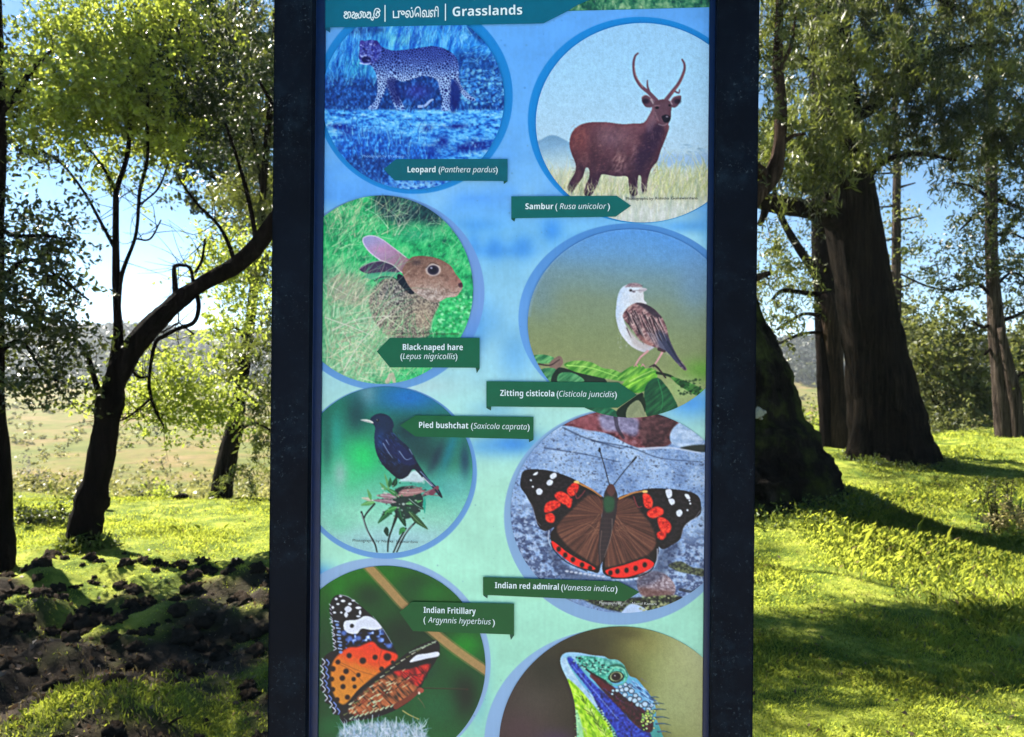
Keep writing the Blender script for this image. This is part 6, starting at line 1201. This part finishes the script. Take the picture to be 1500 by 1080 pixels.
# ---- I: right hand trunk pair
ID = 16.5
TI = thing('conifer_tree', 'reddish trunk with a second stem sunlit on its left near the right edge', 'tree', (*at(1478, 652, ID)[:2], float(ground_h(at(1478, 652, ID)[0], ID))), 'trees of the grove')
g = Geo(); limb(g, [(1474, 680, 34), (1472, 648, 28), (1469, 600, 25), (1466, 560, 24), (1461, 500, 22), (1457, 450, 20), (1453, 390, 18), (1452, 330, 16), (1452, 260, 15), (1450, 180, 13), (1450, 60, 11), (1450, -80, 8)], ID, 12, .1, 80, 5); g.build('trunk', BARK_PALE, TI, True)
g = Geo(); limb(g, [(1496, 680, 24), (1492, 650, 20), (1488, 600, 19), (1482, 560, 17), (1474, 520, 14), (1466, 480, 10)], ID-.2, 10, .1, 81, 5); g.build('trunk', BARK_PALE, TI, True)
branches(TI, BARK_DARK, ID, ([(1452, 290, 7), (1480, 300, 6), (1510, 310, 5)], [(1450, 290, 6), (1420, 272, 4), (1395, 268, 3)], [(1452, 300, 6), (1425, 320, 4), (1405, 338, 3)], [(1458, 440, 6), (1430, 415, 4), (1400, 425, 3), (1360, 420, 3), (1320, 402, 3)], [(1460, 470, 6), (1440, 480, 4), (1425, 470, 3)], [(1466, 470, 7), (1490, 462, 5), (1510, 450, 4)], [(1462, 500, 5), (1442, 520, 4)], [(1478, 560, 5), (1500, 545, 4)], [(1452, 350, 5), (1475, 340, 4), (1500, 350, 3)], [(1456, 420, 5), (1482, 400, 4), (1505, 410, 3)]), 90, 5, .6, .008)
crown(TI, [px_clump(*q) for q in ((1410, 350, ID, 30, 30, 300, .3), (1440, 330, ID, 30, 40, 500, .25), (1480, 300, ID, 30, 40, 500, .3), (1480, 370, ID, 26, 40, 420, .3), (1400, 400, ID, 40, 26, 420, .35), (1440, 400, ID, 30, 24, 330, .3), (1490, 430, ID, 24, 30, 300, .35), (1370, 410, ID, 30, 20, 180, .4), (1390, 450, ID, 30, 20, 120, .4), (1490, 500, ID, 20, 30, 180, .4), (1450, 270, ID, 50, 24, 700, .25), (1340, 370, ID, 24, 20, 90, .4), (1500, 560, ID, 20, 30, 120, .4), (1450, 200, ID, 60, 50, 1200, .25), (1450, 60, ID, 80, 90, 1800, .25), (1540, 360, ID, 40, 120, 1500, .3))], .10, LEAF_DARK, 111, .4, .3, 14, .16)

# ---- bushes and small trees beyond the right plateau
def shrub(label, px, py, dep, rx, ry, n, size, mat, seed, parts, group, name='shrub', stem=True):
    x, y, _ = at(px, py, dep); z = float(ground_h(x, dep)); o = thing(name, label, 'shrub', (x, dep, z), group)
    rs = np.random.RandomState(seed); k = dep/FOC; cl = []
    for _ in range(parts):
        u = rs.uniform(-1, 1); v = rs.uniform(-.9, .9); cl.append((at(px+u*rx*.75, py+v*ry*.7, dep+rs.uniform(-.4, .4)*rx*k), (rx*k*.38, rx*k*.38, ry*k*.34), n//parts, rs.uniform(.25, .85)))
    crown(o, cl, size, mat, seed+1, .5, .1, 16, size*1.8)
    if stem:
        g = Geo()
        for _ in range(5):
            a = np.array([x+rs.normal()*.05*rx*k, dep, z-.1]); b = at(px+rs.uniform(-.6, .6)*rx, py, dep); c = at(px+rs.uniform(-.8, .8)*rx, py-.7*ry, dep); g.tube([a, b, c], [.02*rx*k+.01, .015*rx*k, .005], 6, .1, True, 1, 3, 4)
        g.build('stem', BARK_DARK, o, True)
    return o
shrub('large rounded sunlit bush between the massive trunk and the reddish trunk', 1395, 545, 20, 74, 100, 5200, .15, LEAF_BUSH, 121, 24, 'shrubs behind the grove', 'bush')
shrub('pale olive bush directly right of the massive trunk', 1338, 540, 22, 34, 110, 2200, .15, LEAF_BUSH, 123, 12, 'shrubs behind the grove', 'bush')
shrub('low pale shrub at the feet of the large rounded bush', 1385, 628, 18.2, 60, 26, 1800, .10, LEAF_BUSH, 125, 12, 'shrubs behind the grove', 'bush')
shrub('dark bush behind the reddish trunk at the right edge', 1500, 560, 21, 40, 100, 2600, .15, LEAF_BUSH, 127, 12, 'shrubs behind the grove', 'bush')
shrub('small yellow green bush left of the twin trunked tree', 1178, 640, 24, 34, 56, 1300, .14, LEAF_YEL, 129, 10, 'shrubs behind the grove', 'bush')
shrub('bush showing between the twin trunks and the massive trunk', 1235, 650, 17, 16, 30, 600, .09, LEAF_BUSH, 130, 6, 'shrubs behind the grove', 'bush')
# left side
shrub('dark low bush between the left edge trunk and the leaning tree', 55, 774, 8.2, 42, 24, 1500, .05, LEAF_DARK, 131, 10, 'shrubs at the grove edge')
shrub('grey rounded shrub alone on the meadow at left', 46, 711, 40, 20, 16, 700, .22, leaf_mat('grey_leaf', (.08, .085, .07), (.20, .19, .16), .3, (.25, .24, .18)), 133, 8, 'shrubs on the meadow')
shrub('small dark shrub at the meadow edge beside the black post', 372, 754, 9.6, 30, 16, 700, .05, LEAF_BUSH, 135, 8, 'shrubs at the grove edge')
shrub('yellow green shrub beside the slim dark conifer trunk', 225, 732, 12, 20, 12, 500, .06, LEAF_YEL, 137, 6, 'shrubs at the grove edge')
shrub('pale shrub behind the leaning trunk', 196, 752, 11, 30, 12, 700, .06, LEAF_BUSH, 139, 8, 'shrubs at the grove edge')
# right foreground: moss mound plant, weeds, iris like blades
shrub('pale dry twiggy shrub at the right edge in front of the grass clump', 1466, 775, 7.4, 44, 40, 1500, .035, leaf_mat('dry_leaf', (.14, .12, .05), (.34, .29, .12), .4, (.4, .36, .12)), 141, 12, 'shrubs by the right edge')
shrub('rounded yellow moss cushion plant cut by the right edge', 1494, 795, 7.2, 36, 22, 2200, .03, LEAF_YEL, 143, 10, 'shrubs by the right edge', 'cushion_plant', False)
rs = np.random.RandomState(150); b0 = at(1494, 752, 7.7)
ic = thing('grass_clump', 'clump of long green upright blades at the right edge', 'plant', (b0[0], b0[1], float(ground_h(b0[0], b0[1]))))
V = []; Fc = []
for k in range(70):
    p = np.array([b0[0]+rs.normal()*.10, b0[1]+rs.normal()*.10, ground_h(b0[0], b0[1])-.03]); a = rs.uniform(0, 6.28); L = rs.uniform(.25, .5); ln = rs.uniform(.05, .4); d = np.array([math.cos(a), math.sin(a), 0]); w = np.array([-d[1], d[0], 0])*.007
    q = [p, p+d*L*ln*.3+np.array([0, 0, L*.55]), p+d*L*ln+np.array([0, 0, L*.95])]; n0 = len(V); V += [q[0]-w, q[0]+w, q[1]-w, q[1]+w, q[2]]; Fc += [[n0, n0+1, n0+3, n0+2], [n0+2, n0+3, n0+4]]
mesh_obj('blades', V, Fc, leaf_mat('blade_leaf', (.02, .06, .02), (.05, .12, .03), .4), ic, False, {'tint': ('POINT', 'FLOAT', rs.uniform(0, 1, len(V)))})
def weed(label, px, py, dep, hpx, seed):
    b = at(px, py, dep); rs = np.random.RandomState(seed); o = thing('weed', label, 'weed', (b[0], b[1], float(ground_h(b[0], b[1]))), 'weeds by the right edge'); H = hpx*dep/FOC; g = Geo(); pts = []
    for k in range(3):
        q = [np.array([b[0]+rs.normal()*.03, b[1], ground_h(b[0], b[1])-.03]), b+np.array([rs.normal()*.05, 0, H*.5]), b+np.array([rs.normal()*.09, rs.normal()*.05, H*rs.uniform(.8, 1.05)])]; g.tube(q, [.006, .005, .003], 5, 0, True, 1, 3, 4)
        for t in np.linspace(.35, 1, 22): pts.append(q[0]*(1-t)+q[2]*t+rs.normal(size=3)*.02)
    g.build('stem', BARK_GREY, o); P = np.repeat(np.array(pts), 4, 0); P = P+rs.normal(size=P.shape)*.012; V, Fq, t = leaf_cloud(P, .04, .4, -.6, rs); mesh_obj('leaves', V, Fq, LEAF_BUSH, o, False, {'tint': ('POINT', 'FLOAT', t)})
weed('tall pale leafy weed, left one of the two beside the clump of blades', 1452, 762, 7.5, 58, 1); weed('tall pale leafy weed touching the clump of long green blades', 1476, 752, 7.5, 56, 2)

# ---- log, stump and fallen sticks
def log(label, name, pts, dep, mat, seed, cat):
    P, r = px_path(pts, dep); o = thing(name, label, cat, tuple(P[0])); g = Geo(); g.tube(P, r, 9, .2, True, seed, 3, 4); g.build('wood', mat, o, True)
log('short dark stump leaning behind the foot of the leaning tree', 'tree_stump', [(146, 748, 16), (152, 738, 17), (156, 728, 12)], 9.0, BARK_DARK, 3, 'stump')
log('small dark stump on the grass left of the slim conifer trunk', 'tree_stump', [(256, 730, 10), (266, 728, 12), (274, 729, 9)], 10.2, BARK_DARK, 4, 'stump')
log('pale dead branch lying by the foot of the right post', 'fallen_branch', [(1096, 846, 12), (1118, 854, 12), (1136, 864, 9), (1150, 880, 5)], 6.1, BARK_GREY, 5, 'branch')
log('thin curved dead stick on the soil at lower left', 'fallen_stick', [(158, 1050, 4), (160, 1032, 5), (172, 1018, 5), (183, 1010, 3)], 3.9, BARK_GREY, 6, 'stick')
log('pale bent stick on the soil close to the left post', 'fallen_stick', [(225, 1072, 3), (245, 1062, 4), (258, 1054, 4), (268, 1050, 2)], 3.55, BARK_GREY, 7, 'stick')
log('dark dead root beyond the trunk shadow on the right', 'old_root', [(1286, 742, 8), (1304, 736, 13), (1322, 740, 7)], 8.9, BARK_DARK, 9, 'root')

# ---------------------------------------------------------------- ground cover
def blade_sheet(name, n, region, hgt, wid, mat, seed, keep):
    rs = np.random.RandomState(seed)
    y = region[2]*(region[3]/region[2])**rs.uniform(0, 1, n); hw = y*.72+.5; x = rs.uniform(-1, 1, n)*hw
    k = (x > region[0]) & (x < region[1]) & (rs.uniform(0, 1, n) < keep(x, y)); x = x[k]; y = y[k]; n = len(x)
    z = ground_h(x, y)+clods(x, y)*sst(24, 16, y)-.006
    P = np.stack([x, y, z], 1); a = rs.uniform(0, 6.283, n); L = hgt*rs.uniform(.45, 1.4, n)*(.25+1.3*F3(x, y, .6, 2)**1.5+.8*sst(.5, .7, F1(x, y+4, 1.6, 2)))*np.where(x < .3, .42+.3*sst(5, 7.5, y), .55+.4*sst(3, 6, y)); ln = rs.uniform(.1, .9, n); d = np.stack([np.cos(a), np.sin(a), 0*a], 1); w = np.stack([-d[:, 1], d[:, 0], 0*a], 1)*(wid*(1+y/9)*rs.uniform(.6, 1.3, n))[:, None]
    up = np.array([0, 0, 1.])
    m = P+d*(L*ln*.3)[:, None]+up*(L*.6)[:, None]; t = P+d*(L*ln)[:, None]+up*(L*(1-.25*ln))[:, None]
    V = np.stack([P-w, P+w, m+w*.8, t, m-w*.8], 1).reshape(-1, 3); tint = np.clip(1.3*F2(x, y, .5, 3)+1.6*F1(x, y, 2.2, 2)-1.0+rs.normal(size=n)*.22, 0, 1)
    return tag(mesh_obj(name, V, np.arange(n*5).reshape(n, 5), mat, None, False, {'tint': ('POINT', 'FLOAT', np.repeat(tint, 5))}), kind='stuff')
GRASS = leaf_mat('grass_blade', (.040, .085, .010), (.295, .345, .052), .45, (.54, .60, .07))
DRYG = leaf_mat('dry_blade', (.10, .075, .04), (.30, .25, .12), .35, (.3, .25, .1))
blade_sheet('grass', 420000, (-9, 13, 2.3, 20), .042, .0021, GRASS, 160, lambda x, y: grassy(x, y)*(.35+.65*sst(.36, .54, F2(x+4, y, 1.1, 3)))*np.where(y > edge_y(x)+2, .3, 1))
blade_sheet('dry_grass', 36000, (-9, 13, 2.3, 18), .045, .0015, DRYG, 161, lambda x, y: np.where(x < .3, .6-.3*grassy(x, y), .22))
blade_sheet('tall_grass', 5000, (-9, 13, 3.0, 12), .10, .0015, GRASS, 162, lambda x, y: .35*sst(.5, .7, F1(x+7, y, 1.1, 2)))
rs = np.random.RandomState(165); P = []
for (cx, cy, ra, n) in ((2.43, 8.6, 1.18, 1500), (6.05, 12.5, .78, 700), (-3.72, 6.9, .2, 160)):
    a = rs.uniform(math.pi*.9, math.pi*2.1, n); r = ra*rs.uniform(.82, 1.28, n); x = cx+r*np.cos(a); y = cy+r*np.sin(a); P.append(np.stack([x, y, ground_h(x, y)+rs.uniform(0, .2, n)*np.clip(1.35-r/ra, .1, 1)], 1))
P = np.vstack(P); P = np.repeat(P, 5, 0)+rs.normal(size=(len(P)*5, 3))*.03; V, Fq, t = leaf_cloud(P, .06, .3, -.7, rs)
tag(mesh_obj('undergrowth', V, Fq, leaf_mat('fern_leaf', (.02, .045, .012), (.12, .17, .03), .4, (.25, .3, .04)), None, False, {'tint': ('POINT', 'FLOAT', t)}), kind='stuff')
# broken soil crumbs and dead leaves on the left
rs = np.random.RandomState(170); n = 6400; y = 2.5*(9/2.5)**rs.uniform(0, 1, n); x = rs.uniform(-1, 1, n)*(y*.72+.3); k = rs.uniform(0, 1, n) < (1-grassy(x, y))*.9+np.where(x < .2, .08, .05); x = x[k]; y = y[k]
P = np.stack([x, y, ground_h(x, y)+clods(x, y)+.006], 1); V, Fq, t = leaf_cloud(P, .035, .6, 0, rs, .0)
tag(mesh_obj('leaf_litter', V, Fq, leaf_mat('dead_leaf', (.025, .018, .014), (.22, .15, .11), .2, (.2, .12, .06)), None, False, {'tint': ('POINT', 'FLOAT', t)}), kind='stuff')
# lumps of torn soil
rs = np.random.RandomState(173); g = Geo(); ico = None
for k in range(330):
    yy = rs.choice([rs.uniform(5.2, 6.6), rs.uniform(3.0, 6.5), rs.uniform(4.2, 5.4)]); xx = rs.uniform(-1, -.12)*(yy*.70)
    if F2(xx+9, yy, 1.3, 2) < .40 and rs.rand() < .75: continue
    r = rs.uniform(.012, .055)*(1.6 if rs.rand() < .1 else 1); zz = float(ground_h(xx, yy)+clods(xx, yy)); nr, ns = 8, 12; V = []
    ph = rs.uniform(0, 6.28, 6)
    for a in range(nr):
        t = (a+.5)/nr*math.pi
        for b in range(ns):
            q = b/ns*6.283; d = np.array([math.sin(t)*math.cos(q), math.sin(t)*math.sin(q), math.cos(t)*.7]); V.append(np.array([xx, yy, zz+r*.15])+d*r*(1+.28*math.sin(3*q+ph[0]+2*t)+.2*math.sin(5*q+ph[1]-3*t)+rs.normal()*.09))
    g.add(V, [[a*ns+b, (a+1)*ns+b, (a+1)*ns+(b+1) % ns, a*ns+(b+1) % ns] for a in range(nr-1) for b in range(ns)]+[list(range(ns)), [(nr-1)*ns+b for b in range(ns)][::-1]])
sm, nt, bs, _ = new_mat('torn_soil'); n_, r_ = noise_ramp(nt, 14, [(.3, (.008, .006, .005)), (.6, (.040, .030, .022)), (.85, (.13, .095, .07))], 8, .75, gen_coord(nt)); nt.links.new(r_.outputs[0], bs.inputs['Base Color']); bs.inputs['Roughness'].default_value = 1; bs.inputs['Specular IOR Level'].default_value = .05; bump(nt, bs, n_.outputs['Fac'], 1, .03)
tag(g.build('soil_clods', sm, None, True), kind='stuff')
# scrub on the valley meadow
rs = np.random.RandomState(171); m = 2300; y = 10*(280/10)**rs.uniform(0, 1, m); x = rs.uniform(-.72, .6, m)*y; k = (y-edge_y(x) > 3.5) & (F1(x, y, 14, 2) > .44); x = x[k]; y = y[k]; cl = []
cs = [(np.array([a, b, ground_h(a, b)+.08+.002*b]), np.array([.32, .32, .16])*(1+b/45)*rs.uniform(.5, 1.5), 56, rs.uniform(.1, 1)) for a, b in zip(x, y)]
Pp, Tt = crown_points(cs, rs, 10, .12); V, Fq, t = leaf_cloud(Pp, .055+.0034*Pp[:, 1:2], .5, 0, rs, 0, Tt)
tag(mesh_obj('meadow_scrub', V, Fq, leaf_mat('scrub_leaf', (.10, .12, .045), (.25, .235, .085), .45, (.34, .33, .10)), None, False, {'tint': ('POINT', 'FLOAT', t)}), kind='stuff')
# forest on the far hill
rs = np.random.RandomState(172); m = 5200; y = rs.uniform(300, 600, m); x = rs.uniform(-.85, .7, m)*y; k = (sst(300, 480, y+.12*x) > .05+.1*(F1(x, y, 40, 2)-.5)); x = x[k]; y = y[k]; n = len(x); s = rs.uniform(.6, 1.5, n)
per = 46; d = unit(rs.normal(size=(n, per, 3))); d[..., 2] = np.abs(d[..., 2]); C = np.stack([x, y, ground_h(x, y)+1.6*s], 1)[:, None]+d*rs.uniform(.7, 1.05, (n, per, 1))*(np.array([3.6, 3.6, 3.0])*s[:, None])[:, None]
V, Fq, t = leaf_cloud(C.reshape(-1, 3), 2.0, .75, 0, rs, 0, np.repeat(rs.uniform(0, 1, n), per))
tag(mesh_obj('forest', V, Fq, leaf_mat('forest_leaf', (.006, .013, .010), (.032, .044, .026), .2, (.08, .09, .03)), None, False, {'tint': ('POINT', 'FLOAT', t)}), kind='stuff')
# ---------------------------------------------------------------- the air between here and the hill
hm = bpy.data.materials.new('air'); hm.use_nodes = True; ht = hm.node_tree; ht.nodes.clear()
ho = ht.nodes.new('ShaderNodeOutputMaterial'); hv = ht.nodes.new('ShaderNodeVolumePrincipled')
hv.inputs['Color'].default_value = (.80, .88, 1, 1); hv.inputs['Density'].default_value = .00030; hv.inputs['Anisotropy'].default_value = .3
ht.links.new(hv.outputs[0], ho.inputs['Volume'])
g = Geo(); g.box((0, 1250, 38), 2000, 2900, 116); tag(g.build('haze', hm), kind='stuff')
